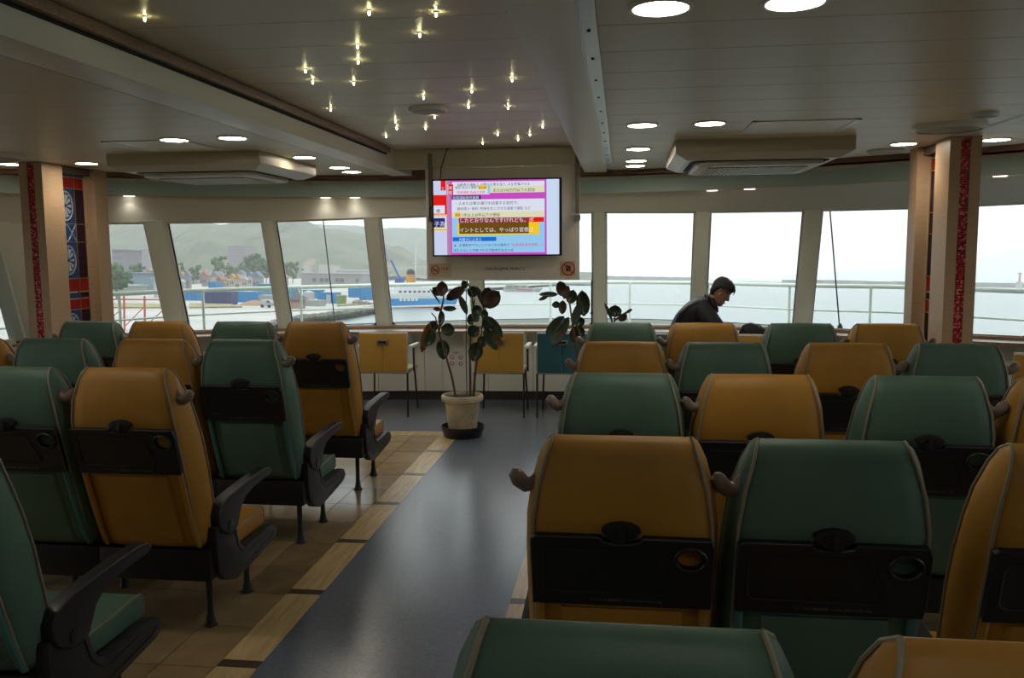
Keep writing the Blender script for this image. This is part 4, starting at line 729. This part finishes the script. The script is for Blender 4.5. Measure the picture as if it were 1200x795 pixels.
for z, fx, bx_, hw in ((-.07, -.03, -.078, .058), (-.04, -.035, -.094, .074), (-.01, -.02, -.104, .080), (.02, .0, -.110, .084), (.045, .088, -.112, .086), (.07, .098, -.108, .084), (.095, .088, -.098, .076), (.118, .062, -.078, .06), (.134, .02, -.04, .03)):
    rows.append([((fx+bx_)/2+(fx-bx_)/2*math.cos(2*PI*k/n)+random.uniform(-.003, .003), hw*math.sin(2*PI*k/n)+random.uniform(-.002, .002), z+random.uniform(-.003, .003)) for k in range(n)])
q.loft(rows); ob('hair', q, HAIR, head, smooth=True, auto=3)
q = MB()
for k in range(34):
    y = random.uniform(-.06, .06); q.tube([(.06, y, .105+random.uniform(-.01, .01)), (.098, y*1.05, .075), (.106, y*1.1, .045+random.uniform(-.01, .008))], [.007, .006, .001], 5)
for s in (-1, 1):
    for k in range(10): x = random.uniform(-.03, .05); q.tube([(x, s*.078, .05), (x+.006, s*.083, .03), (x+.012, s*.079, .008+random.uniform(-.01, .01))], [.006, .005, .001], 5)
tag(ob('hair_tufts', q, HAIR, head, smooth=True), None, None, None, 'stuff')
# hands reaching into the bag: palm and five fingers each
for s in (-1, 1):
    hn = MB(); hx, hy, hz = .43, s*.155, .675
    hn.loft([[(hx+a, hy+.036*math.cos(u), hz-.12*a+.014*math.sin(u)) for u in [2*PI*k/10 for k in range(10)]] for a in (-.03, 0, .035, .065)])
    hand = ob('hand', hn, SKIN, pe, smooth=True, auto=3)
    for k, ln in enumerate((.062, .072, .068, .052)):
        y = hy-s*(-.027+.018*k); ob('finger', MB().tube([(hx+.055, y, hz-.008), (hx+.055+ln*.5, y, hz-.022), (hx+.055+ln*.8, y, hz-.05), (hx+.055+ln*.85, y, hz-.07)], [.0095, .009, .008, .006], 8), SKIN, hand, smooth=True)
    ob('thumb', MB().tube([(hx-.01, hy-s*.03, hz), (hx+.02, hy-s*.055, hz-.012), (hx+.055, hy-s*.06, hz-.035)], [.012, .011, .008], 8), SKIN, hand, smooth=True)
bgm = mat('black nylon', (.012, .011, .012), .5, bump=.5, bscale=60)
bg_ = thing('shoulder_bag', 'black slouching bag standing on the yellow counter chair', 'bag', (1.235, 8.05, .456))
rows = []
for i in range(9):
    u = i/8; z = .42*u; sl_ = .10*u; hw = .19*(1-.25*u**3)*(.92+.08*math.sin(3*PI*u)); dp = .10*(1-.35*u)
    rows.append([(hw*math.copysign(abs(math.cos(a))**.6, math.cos(a)), dp*math.copysign(abs(math.sin(a))**.7, math.sin(a)), z-.08*u*max(0, math.cos(a))+.015*u*math.sin(2*a)) for a in [2*PI*k/20 for k in range(20)]])
rows.append([(p[0]*.55, p[1]*.4, p[2]+.018) for p in rows[-1]])
MBx = MB().loft(rows); ob('bag_body', MBx, bgm, bg_, smooth=True, auto=3)
ob('strap', MB().tube([(-.09, -.075, .37), (-.07, -.10, .31), (0, -.105, .28), (.05, -.10, .31), (.07, -.07, .36)], .009, 6), mat('brown grey strap', (.05, .04, .035), .6), bg_, smooth=True); ob('front_pocket', MB().loft([[(x*s1, -.098-.02*s2, z) for x, z in ((-.1, .05), (.1, .05), (.11, .12), (.095, .2), (-.095, .2), (-.11, .12))] for s1, s2 in ((1, -.8), (1, .5), (.9, 1))]), bgm, bg_, bev=.01); ob('zip', MB().tube([(-.11, -.06, .385), (0, -.045, .405), (.11, -.05, .37)], .004, 5), MATS['brown grey strap'], bg_, smooth=True)
# ================================================================ OUTSIDE, ON THE SHIP
PW = mat('white ship paint', (.62, .65, .62), .4); PG = mat('pale green rail paint', (.66, .72, .64), .4)
ral = thing('deck_rail', 'pale curved handrail with posts outside the windows', 'railing', (0, 0, 0))
def dens(P, n=6):
    R_ = []
    for i in range(len(P)-1):
        p0, p1, p2, p3 = [Vector(P[max(0, min(len(P)-1, k))]) for k in (i-1, i, i+1, i+2)]
        for k in range(n):
            t = k/n; R_.append(.5*((2*p1)+(-p0+p2)*t+(2*p0-5*p1+4*p2-p3)*t*t+(-p0+3*p1-3*p2+p3)*t*t*t))
    R_.append(Vector(P[-1])); return R_
RD_ = dens(RAIL)
ob('top_rail', MB().tube([(p.x, p.y, 1.15) for p in RD_], .024, 8), PG, ral, smooth=True)
ob('middle_rail', MB().tube([(p.x, p.y, .87) for p in RD_], .011, 6), PG, ral, smooth=True)
for x, y in RAIL_POSTS: ob('post', MB().tube([(x, y, .1), (x, y, 1.15)], .016, 8), PG, ral, smooth=True)
bw = MB(); N_ = len(RD_)
for i in range(N_-1):
    a, b = RD_[i], RD_[i+1]; na = Vector((0, .12)); bw.hexa([(a.x, a.y+.02, -.3), (b.x, b.y+.02, -.3), (b.x, b.y+.02, .665), (a.x, a.y+.02, .665)], [(a.x, a.y+.08, -.3), (b.x, b.y+.08, -.3), (b.x, b.y+.08, .665), (a.x, a.y+.08, .665)])
bk_ = ob('bulwark', bw, PW); tag(bk_, 'white steel bulwark below the outside handrail', 'bulwark')
ob('cap_line', MB().tube([(p.x, p.y, .672) for p in RD_], .008, 4), mat('dark cap line', (.12, .14, .13), .5), bk_)
dk = [(p.x, p.y) for p in RD_]; tag(ob('foredeck', MB().prism(dk+[(5.9, 2), (-8.2, 2)], -.3, -.25, 'z'), PW), 'white outside deck in front of the windows', 'deck')
rod = ob('wiper_rod', MB().tube([wall_pt(-3.03, 1, .14), wall_pt(-3.06, -.3, .14)], .006, 6), DARKM); tag(rod, 'thin dark upright rod outside the harbour window', 'rod')
rod = thing('stay_rod', 'thin leaning dark rod on a foot outside the window left of the right pillar', 'rod', (0, 0, 0)); ob('rod', MB().tube([wall_pt(1.97, 1.02, .2), wall_pt(2.16, .02, .2)], .007, 6), DARKM, rod); ob('foot', MB().lathe([(.03, -.03), (.025, .0), (.01, .03)], 12, wall_pt(2.165, .02, .2)), DARKM, rod)
rod = thing('window_strut', 'thin dark strut beside the mullion right of the hanging panel', 'rod', (0, 0, 0)); ob('rod', MB().tube([wall_pt(-.30, .42, -.02), wall_pt(-.305, 0, -.02)], .007, 6), DARKM, rod); ob('joint', MB().ball(wall_pt(-.303, .12, -.025), .016, 8), DARKM, rod)
# ================================================================ OUTSIDE WORLD (level ground; the ship itself sits a little trimmed and listed)
nrm = Vector((.02, .0312, 1)).normalized(); WR = Vector((0, 0, 1)).rotation_difference(nrm).to_matrix().to_4x4()
WM = Matrix.Translation((0, 0, 1.6)) @ WR @ Matrix.Translation((0, 0, -9))
def W(o): o.matrix_world = WM @ o.matrix_basis; return o
def wthing(nm, lab, cat, x, y, z=1.5, rz=0, group=None):
    o = thing(nm, lab, cat, (x, y, z), rz, group); o.matrix_world = WM @ Matrix.Translation((x, y, z)) @ Matrix.Rotation(rz, 4, 'Z'); return o
sea = MB(); S_ = 16000
sm = mat('sea water', (.16, .2, .21), .3, spec=.35)
nn = sm.node_tree; b_ = nn.nodes['Principled BSDF']; t_ = nn.nodes.new('ShaderNodeTexCoord'); mp = nn.nodes.new('ShaderNodeMapping'); mp.inputs['Scale'].default_value = (.25, .6, 1); nz = nn.nodes.new('ShaderNodeTexNoise'); nz.inputs['Scale'].default_value = .9; nz.inputs['Detail'].default_value = 5; bp = nn.nodes.new('ShaderNodeBump'); bp.inputs['Strength'].default_value = .7; bp.inputs['Distance'].default_value = .5
nn.links.new(t_.outputs['Object'], mp.inputs[0]); nn.links.new(mp.outputs[0], nz.inputs['Vector']); nn.links.new(nz.outputs['Fac'], bp.inputs['Height']); nn.links.new(bp.outputs[0], b_.inputs['Normal'])
W(tag(ob('sea', sea.add([(-S_, -200, 0), (S_, -200, 0), (S_, S_, 0), (-S_, S_, 0)], [(0, 1, 2, 3)]), sm), 'pale rippled harbour water', 'water', None, 'stuff'))
GRD = mat('pale quay concrete', (.3, .3, .29), .8, noise=.15, nscale=.05)
land = [(-46.9, 40)]+list(EDGE_TOP)+[(-60, 460), (-40, 700), (-30, 980), (-30, 3200), (-4000, 3200), (-4000, 40)]
q = W(tag(ob('quay_ground', MB().prism(land, 1.2, 1.5, 'z'), GRD), 'pale concrete quay and yard behind the harbour water', 'ground', None, 'stuff'))
random.seed(11); q = MB()
for i in range(len(EDGE)-1):
    a, b, c, d = EDGE[i], EDGE[i+1], EDGE_TOP[i], EDGE_TOP[i+1]
    for j in range(16):
        for k in range(4):
            u = (j+random.random())/16; v = (k+.5)/4; x = lerp(lerp(a[0], b[0], u), lerp(c[0], d[0], u), v); y = lerp(lerp(a[1], b[1], u), lerp(c[1], d[1], u), v); r = random.uniform(.5, 1.1)
            q.ball((x, y, 1.6*v-.2), r, 4, (1, 1, .6))
W(tag(ob('rock_revetment', q, mat('grey brown rocks', (.12, .12, .1), .9, noise=.4, nscale=.8)), 'grey rock slope along the edge of the quay', 'rocks', None, 'stuff'))
for i, g_ in enumerate(GRASS): W(tag(ob('dry_grass', MB().prism(g_, 1.5, 1.75, 'z'), mat('dry yellow grass', (.2, .18, .09), .9, noise=.3, nscale=.6)), ['dry yellow grass verge below the left pillar edge', 'dry yellow grass verge below the blue containers', 'dry grass verge on the rock quay'][i], 'grass', None, 'stuff'))
HC = [mat('hazy wall %d' % i, c, .8) for i, c in enumerate([(.3, .3, .3), (.2, .2, .215), (.3, .28, .24), (.22, .18, .17), (.27, .29, .32)])]; RFm = [mat('roof %d' % i, c, .7) for i, c in enumerate([(.14, .15, .17), (.22, .11, .07), (.1, .14, .2), (.26, .26, .26), (.3, .15, .06)])]; PANE = mat('dark window pane', (.08, .09, .11), .2)
HOUSES = sorted(HOUSES, key=lambda p: p[0]/p[2]); NH = 0
WN = ['pale', 'grey', 'cream', 'brownish', 'bluish white']
for (x0, x1, D, h, c) in HOUSES:
    w_ = x1-x0; t = wthing('town_house', 'small %s walled town house beyond the yard, %s house from the left' % (WN[c], ordinal(HOUSES.index((x0, x1, D, h, c)))), 'building', x0, D, 1.5, 0, 'houses of the far town')
    ob('walls', MB().box(0, w_, 0, w_*1.1, 0, h*.78), HC[c], t); ob('roof', MB().prism([(-.3, h*.78), (w_+.3, h*.78), (w_*.5, h*1.05)], -.3, w_*1.1+.3, 'y'), RFm[(c*3+int(x0)) % 5], t)
    for k in range(2): ob('window', MB().box(w_*(.18+.4*k), w_*(.4+.4*k), -.1, 0, h*.3, h*.5), PANE, t)
TC = {'apartment_block': ('grey lilac apartment block beside the left pillar', (.17, .16, .19)), 'shopping_hall': ('long pale shopping hall with trees in front', (.3, .3, .26)), 'fence_hall': ('blue grey roofed hall in the town', (.15, .2, .25)), 'clinic_building': ('small pale green roofed building at the road', (.24, .28, .25)), 'white_silo': ('slim white silo by the yard', (.33, .34, .35)), 'harbour_office': ('grey flat harbour office with dark windows', (.2, .2, .2)), 'white_warehouse': ('white roofed warehouse beside the harbour office', (.42, .42, .42))}
CCOL = {'container_blue': (.02, .15, .33), 'container_navy': (.035, .045, .12), 'container_grey': (.24, .24, .23), 'container_cyan': (.05, .2, .3)}
seen = {}
TWL = ['hazy tower block left of the second mullion', 'hazy brown lilac tower block above the shopping hall']
CLL = {('container_blue', 0): 'long blue site fence left of the navy container', ('container_navy', 0): 'navy container wall behind the dry grass', ('container_blue', 1): 'bright blue container right of the navy one', ('container_grey', 0): 'pale grey box beside the white van', ('container_cyan', 0): 'cyan roofed shed right of the blue container', ('container_blue', 2): 'small bright blue box standing above the containers', ('container_blue', 3): 'blue container with a white door', ('container_cyan', 1): 'cyan shed behind the dark roofed hut', ('container_cyan', 2): 'cyan shed behind the white round tank', ('container_blue', 4): 'blue container left of the mullion, near the nets', ('container_blue', 5): 'upper bright blue container by the mullion', ('container_grey', 1): 'grey box in front of the white round tank'}
for (nm, x0, x1, D, z0, z1, dep) in TOWN:
    k = seen.get(nm, 0); seen[nm] = k+1; w_, h = x1-x0, z1-z0
    if nm in CCOL:
        t = wthing(nm.replace('container_', '')+'_container' if 'cyan' not in nm else 'cyan_shed', CLL[(nm, k)], 'container', x0, D, z0); m = mat(nm, CCOL[nm], .6)
        ob('body', MB().box(0, w_, 0, dep, 0, h), m, t); q = MB()
        for j in range(int(w_/1.1)): q.box(.3+j*1.1, .6+j*1.1, -.08, 0, .15, h-.15)
        tag(ob('ribs', q, m, t), None, None, None, 'stuff') if q.v else None
        if nm == 'container_blue' and k == 3: ob('door', MB().box(w_*.5, w_*.75, -.14, -.05, 0, h*.8), HC[0], t)
        if 'cyan' in nm: ob('roof', MB().box(-.3, w_+.3, -.4, dep, h, h+.25), m, t)
        continue
    if nm == 'tower_block': lab, cc = TWL[k], (.16, .14, .16)
    else: lab, cc = TC[nm]
    t = wthing(nm, lab, 'building', x0, D, z0); ob('walls', MB().box(0, w_, 0, dep, 0, h), mat(nm+' wall', cc, .8), t); ob('roof', MB().box(-.4, w_+.4, -.5, dep+.4, h, h+.4), HC[0] if nm in ('harbour_office',) else mat('white roof', (.5, .5, .5), .7) if nm == 'white_warehouse' else RFm[3] if nm != 'fence_hall' else RFm[2], t)
    if nm in ('apartment_block', 'tower_block'):
        q = MB(); fl = int(h/2.1)
        for j in range(fl): q.box(.4, w_-.4, -.15, 0, 1+j*h/fl, 1+j*h/fl+.9)
        ob('window_bands', q, mat('hazy band glass', (.11, .11, .13), .5), t)
    if nm == 'harbour_office':
        for a, b in ((.18, .24), (.3, .36), (.38, .44), (.55, .61), (.625, .69), (.88, .92)): ob('window', MB().box(w_*a, w_*b, -.15, 0, h*.3, h*.62), PANE, t)
for i, (x, D, r, z) in enumerate(SILOS):
    t = wthing('storage_tank', ['narrow white storage tank with yellow rim', 'wide white storage tank with yellow rim'][i], 'tank', x, D, 0); ob('shell', MB().lathe([(r, 0), (r, z)], 24), HC[0], t, smooth=True); ob('yellow_rim', MB().lathe([(r*1.02, z-.1), (r*1.02, z+.35)], 24), mat('tank yellow', (.4, .26, .06), .6), t)
    if i == 0: ob('head_house', MB().box(-r*.7, r*.9, -2, 2, z, z+2.2).box(-.6, r*.9, -1, 2, z+2.2, z+4), HC[2], t)
LEAF_ = [mat('hazy tree green', (.05, .085, .04), .9, noise=.3, nscale=.8), mat('tree trunk', (.12, .08, .05), .9)]
TREES = sorted(TREES, key=lambda p: p[0]/p[1])
for i, (x, D, h, w_) in enumerate(TREES):
    t = wthing('tree', 'round green tree among the far town houses, %s tree from the left' % ordinal(i), 'tree', x, D, 1.5, 0, 'trees of the far town'); random.seed(i)
    ob('trunk', MB().tube([(0, 0, 0), (.1, 0, h*.5)], .25, 6), LEAF_[1], t); q = MB()
    for k in range(34): q.ball((random.gauss(0, .22)*w_, random.gauss(0, .22)*w_, h*random.uniform(.3, .92)), w_*random.uniform(.07, .17), 5)
    ob('crown', q, LEAF_[0], t)
t = wthing('yard_hut', 'small pink walled hut with dark pyramid roof', 'hut', HUT[0], HUT[1]); ob('walls', MB().box(-1.1, 1.1, 0, 2.4, 0, 1.7), mat('hut pink', (.26, .18, .14), .8), t); ob('roof', MB().loft([[(-1.8, -.5, 1.7), (1.8, -.5, 1.7), (1.8, 2.9, 1.7), (-1.8, 2.9, 1.7)], [(-.1, 1.1, 3.1), (.1, 1.1, 3.1), (.1, 1.3, 3.1), (-.1, 1.3, 3.1)]]), mat('hut roof', (.06, .06, .07), .7), t)
t = wthing('green_tank', 'open olive green round tank on the quay', 'tank', *TANK_G); ob('shell', MB().lathe([(1.0, 0), (1.2, 2.0), (1.1, 2.0), (.9, .2)], 20), mat('olive tank', (.15, .2, .07), .7), t); ob('rim', MB().tube([(1.2*math.cos(2*PI*k/20), 1.2*math.sin(2*PI*k/20), 2) for k in range(20)], .1, 5, closed=True), HC[2], t)
t = wthing('white_tank', 'white round tank beside the hut', 'tank', *TANK_W); ob('shell', MB().lathe([(1.3, 0), (1.3, 2.1), (.3, 2.5)], 20), HC[0], t)
t = wthing('white_van', 'small white van parked right of the containers', 'van', VAN[0]-1, VAN[1]); ob('body', MB().prism([(-1.1, .3), (1.1, .3), (1.15, .9), (.8, 1.5), (-.9, 1.55), (-1.15, 1)], 0, 1.6, 'y'), HC[0], t, bev=.08); ob('windscreen', MB().prism([(.2, .95), (1.0, .95), (.72, 1.4), (.2, 1.42)], -.03, .2, 'y'), PANE, t)
for a in (-.7, .7): ob('wheel', MB().tube([(a, -.06, .32), (a, .2, .32)], .3, 12), GASK, t)
W(tag(ob('sand_mound', MB().lathe([(3.2, 1.5), (2.0, 2.1), (.6, 2.5), (.1, 2.55)], 14, (MOUND[0], MOUND[1], 0)), mat('brown sand', (.22, .15, .09), .9)), 'brown sand mound beside the blue container', 'mound', None, 'stuff'))
W(tag(ob('net_pile', MB().ball((NETS[0], NETS[1], 1.8), 1.5, 8, (1, .8, .5)).ball((NETS[0]+1.5, NETS[1]+1, 1.7), 1.1, 8, (1, .8, .5)), mat('net brown', (.17, .15, .12), .95, noise=.5, nscale=2)), 'dark pile of fishing nets on the quay', 'nets', None, 'stuff'))
t = thing('harbour_crane', 'crane with long blue and grey boom beside the moored ship', 'crane'); t.matrix_world = WM
ob('boom', MB().tube(BOOM[:2], .38, 4), mat('crane blue', (.03, .07, .25), .6), t); ob('boom_tip', MB().tube(BOOM[1:], [.32, .22], 4), mat('crane grey', (.22, .25, .3), .6), t); ob('cab', MB().box(BOOM[0][0]-1.5, BOOM[0][0]+1.2, BOOM[0][1]-1, BOOM[0][1]+1.5, 2.2, 6.6), MATS['crane blue'], t); ob('crawler', MB().box(BOOM[0][0]-2.2, BOOM[0][0]+2, BOOM[0][1]-1.5, BOOM[0][1]+2, 1.5, 2.3), DARKM, t)
# moored ship
a, b = Vector(SHIP[0]), Vector(SHIP[1]); L_ = 19.5; ang = math.atan2(b.y-a.y, b.x-a.x)
t = wthing('moored_ship', 'white ship with blue hull and yellow funnel moored at the quay', 'ship', a.x, a.y, 0, ang)
def hull(z0, z1, m, nm, grow=0):
    P = lambda z: [(-.3-.1*z, 0, z), (1.2, -1.9-.1*z, z), (12, -2.1-.1*z, z), (17+.2*z, -1.0-.1*z, z), (L_+.5*z, .3, z), (17+.2*z, 1.8, z), (12, 2.6, z), (1.2, 2.4, z)]
    q = [[(x, y-(0 if i == 0 else 0), z) for i, (x, y, _) in enumerate(P(z))] for z in (z0, z1)]; return ob(nm, MB().loft(q), m, t)
hull(-.2, .45, mat('hull red', (.3, .03, .03), .5), 'waterline'); WS = mat('ship white', (.5, .51, .52), .6); hull(.45, 2.3, mat('hull blue', (.03, .22, .5), .4), 'hull'); hull(2.3, 3.4, WS, 'bulwark')
ob('deckhouse', MB().box(1.5, 11.5, -1.7, 1.9, 3.4, 4.6).box(2.5, 8.5, -1.5, 1.6, 4.6, 5.9).box(8.5, 12.5, -1.3, 1.3, 4.6, 5.2), WS, t)
for k in range(7): ob('porthole', MB().box(2+k*1.35, 2.7+k*1.35, -1.78, -1.7, 3.75, 4.25), PANE, t)
ob('funnel', MB().lathe([(1.15, 5.5), (1.0, 8.2)], 14, (6.2, 0, 0)), mat('funnel yellow', (.4, .2, .03), .6), t); ob('funnel_top', MB().lathe([(1.05, 8.2), (.95, 9.2), (.5, 9.6)], 14, (6.2, 0, 0)), DARKM, t)
ob('mast', MB().tube([(7.6, 0, 5.8), (7.6, 0, 15.4)], .14, 6).tube([(6.8, 0, 11), (8.4, 0, 11)], .07, 5), WS, t)
text_mesh('ship_name', '南星丸', .85, HC[0], t, Matrix.Translation((1.6, -2.3, 1.55)) @ Matrix.Rotation(PI/2, 4, 'X')) if False else ob('hull_lettering', (lambda m: ([m.box(1.8+k*1.1, 2.5+k*1.1, -2.32, -2.2, 1.7, 2.35) for k in range(5)], m)[1])(MB()), WS, t)
a, b = Vector(SHIP2[0]), Vector(SHIP2[1])
t = wthing('white_boat', 'small white boat on the water behind the plants', 'boat', a.x, a.y, 0, 0)
ob('hull', MB().loft([[(0, 0, z), (15+z*.8, -1.6, z), (17.5+z, 0, z), (15, 1.8, z), (0, 1.5, z)] for z in (0, 1.8)]), HC[0], t); ob('cabin', MB().box(1, 12, -1, 1, 1.8, 3.2), HC[0], t); ob('red_letters', (lambda m: ([m.box(7+k*1.3, 7.9+k*1.3, -1.75, -1.6, .6, 1.3) for k in range(6)], m)[1])(MB()), mat('hull red', (.3, .03, .03)), t)
for k in range(3): ob('cabin_window', MB().box(2+k*3.3, 4.5+k*3.3, -1.1, -1.0, 2.2, 2.8), PANE, t)
# red scaffold posts close to the water
sf = thing('red_scaffold', 'red steel scaffold posts below the left end window', 'scaffold'); sf.matrix_world = WM; RS = mat('scaffold red', (.35, .07, .06), .6)
for x, y in SCAFFOLD: ob('post', MB().tube([(x, y, 1.5), (x, y, 5.6)], .12, 6), RS, sf)
for i in range(3):
    a, b = SCAFFOLD[i], SCAFFOLD[i+1]; ob('rail', MB().tube([(a[0], a[1], 5.2), (b[0], b[1], 5.2)], .09, 5), RS, sf); ob('brace', MB().tube([(a[0], a[1], 2), (b[0], b[1], 4.4)], .06, 5), RS, sf)
# hills: height fields falling away from each ridge line
def hill(nm, lab, R_, depth, col, seed, rough_, col2=None):
    random.seed(seed); q = MB(); pts = dens([(p[0], p[1]) for p in R_], 10); cols_ = 12; rows = []
    D0 = hill.D
    for i, p in enumerate(pts):
        row = []
        for k in range(-cols_, cols_+1):
            u = abs(k)/cols_; hgt = max(0, p.y)*(1-u**1.3)+1.3; s_ = math.sin
            hgt += p.y*.10*u*(s_(p.x*.021+k*1.7)+s_(p.x*.047+k*.9+2))+p.y*.045*random.uniform(-1, 1)*min(1, u*4+.25)
            row.append((p.x*(1+.25*k/cols_*0), D0+k/cols_*depth, max(.2, hgt)))
        rows.append(row)
    q.loft(rows, False, closed=False); o = ob(nm, q, mat(nm+' cover', col, .95, noise=rough_, nscale=.03, col2=col2), smooth=True, auto=3); W(tag(o, lab, 'hill')); return o
hill.D = 1000; hill('wooded_hill', 'wooded green hill ridge behind the harbour office', RIDGE_TOWN, 330, (.035, .058, .035), 1, .55, (.075, .082, .045))
hill.D = 1700; hill('distant_hill', 'farther pale wooded ridge right of the main hill', RIDGE_FAR, 400, (.035, .06, .045), 2, .3, (.055, .075, .055))
hill.D = 800; hill('low_hill', 'low near hill behind the moored ship', RIDGE_NEAR, 120, (.09, .095, .07), 3, .4)  # cover colour made paler to put haze into it
hill.D = 6000; hill('far_mountain', 'faint grey mountain slope at the far right beyond the water', MOUNTAIN, 700, (.05, .08, .09), 4, .1)
# breakwaters and light tower
WALLM = mat('breakwater concrete', (.1, .105, .1), .9, noise=.4, nscale=.05)
def bwall(nm, x0, x1, D0, D1, h, lab):
    q = MB(); n = 24
    for i in range(n): 
        a, b = i/n, (i+1)/n; xa, xb, ya, yb_ = lerp(x0, x1, a), lerp(x0, x1, b), lerp(D0, D1, a), lerp(D0, D1, b); hh = h*(1 if i % 3 else .9); q.hexa([(xa, ya, -1), (xb, yb_, -1), (xb, yb_, hh), (xa, ya, hh)], [(xa, ya+12, -1), (xb, yb_+12, -1), (xb, yb_+12, hh), (xa, ya+12, hh)])
    W(tag(ob(nm, q, WALLM), lab, 'breakwater'))
bwall('breakwater', -30, 142, 1420, 1450, 6.5, 'long grey breakwater left of the person')
bwall('breakwater', 120, 300, 1250, 1250, 2.0, 'low dark breakwater line behind the person'); bwall('breakwater', 215, 1100, 1180, 1300, 6.2, 'long grey breakwater at the right towards the light tower')
t = wthing('light_tower', 'thin red light tower on the right breakwater', 'tower', 506, 1172, 0); ob('base', MB().lathe([(4, 0), (4, 8)], 10), HC[2], t); ob('shaft', MB().lathe([(1.6, 8), (1.2, 20)], 8), mat('hull red', (.3, .03, .03)), t); ob('gallery', MB().lathe([(3, 18), (3, 19)], 8), MATS['hull red'], t)
# haze over the harbour: real scattering air
hz = bpy.data.materials.new('sea haze'); hz.use_nodes = True; n = hz.node_tree; n.nodes.clear(); o_ = n.nodes.new('ShaderNodeOutputMaterial'); v_ = n.nodes.new('ShaderNodeVolumeScatter'); v_.inputs['Color'].default_value = (1, 1, 1, 1); v_.inputs['Density'].default_value = .00032; n.links.new(v_.outputs[0], o_.inputs['Volume'])
W(tag(ob('sea_haze', MB().box(-6500, 6500, 60, 7500, .5, 900), hz), 'thin grey haze over the harbour', 'haze', None, 'stuff'))
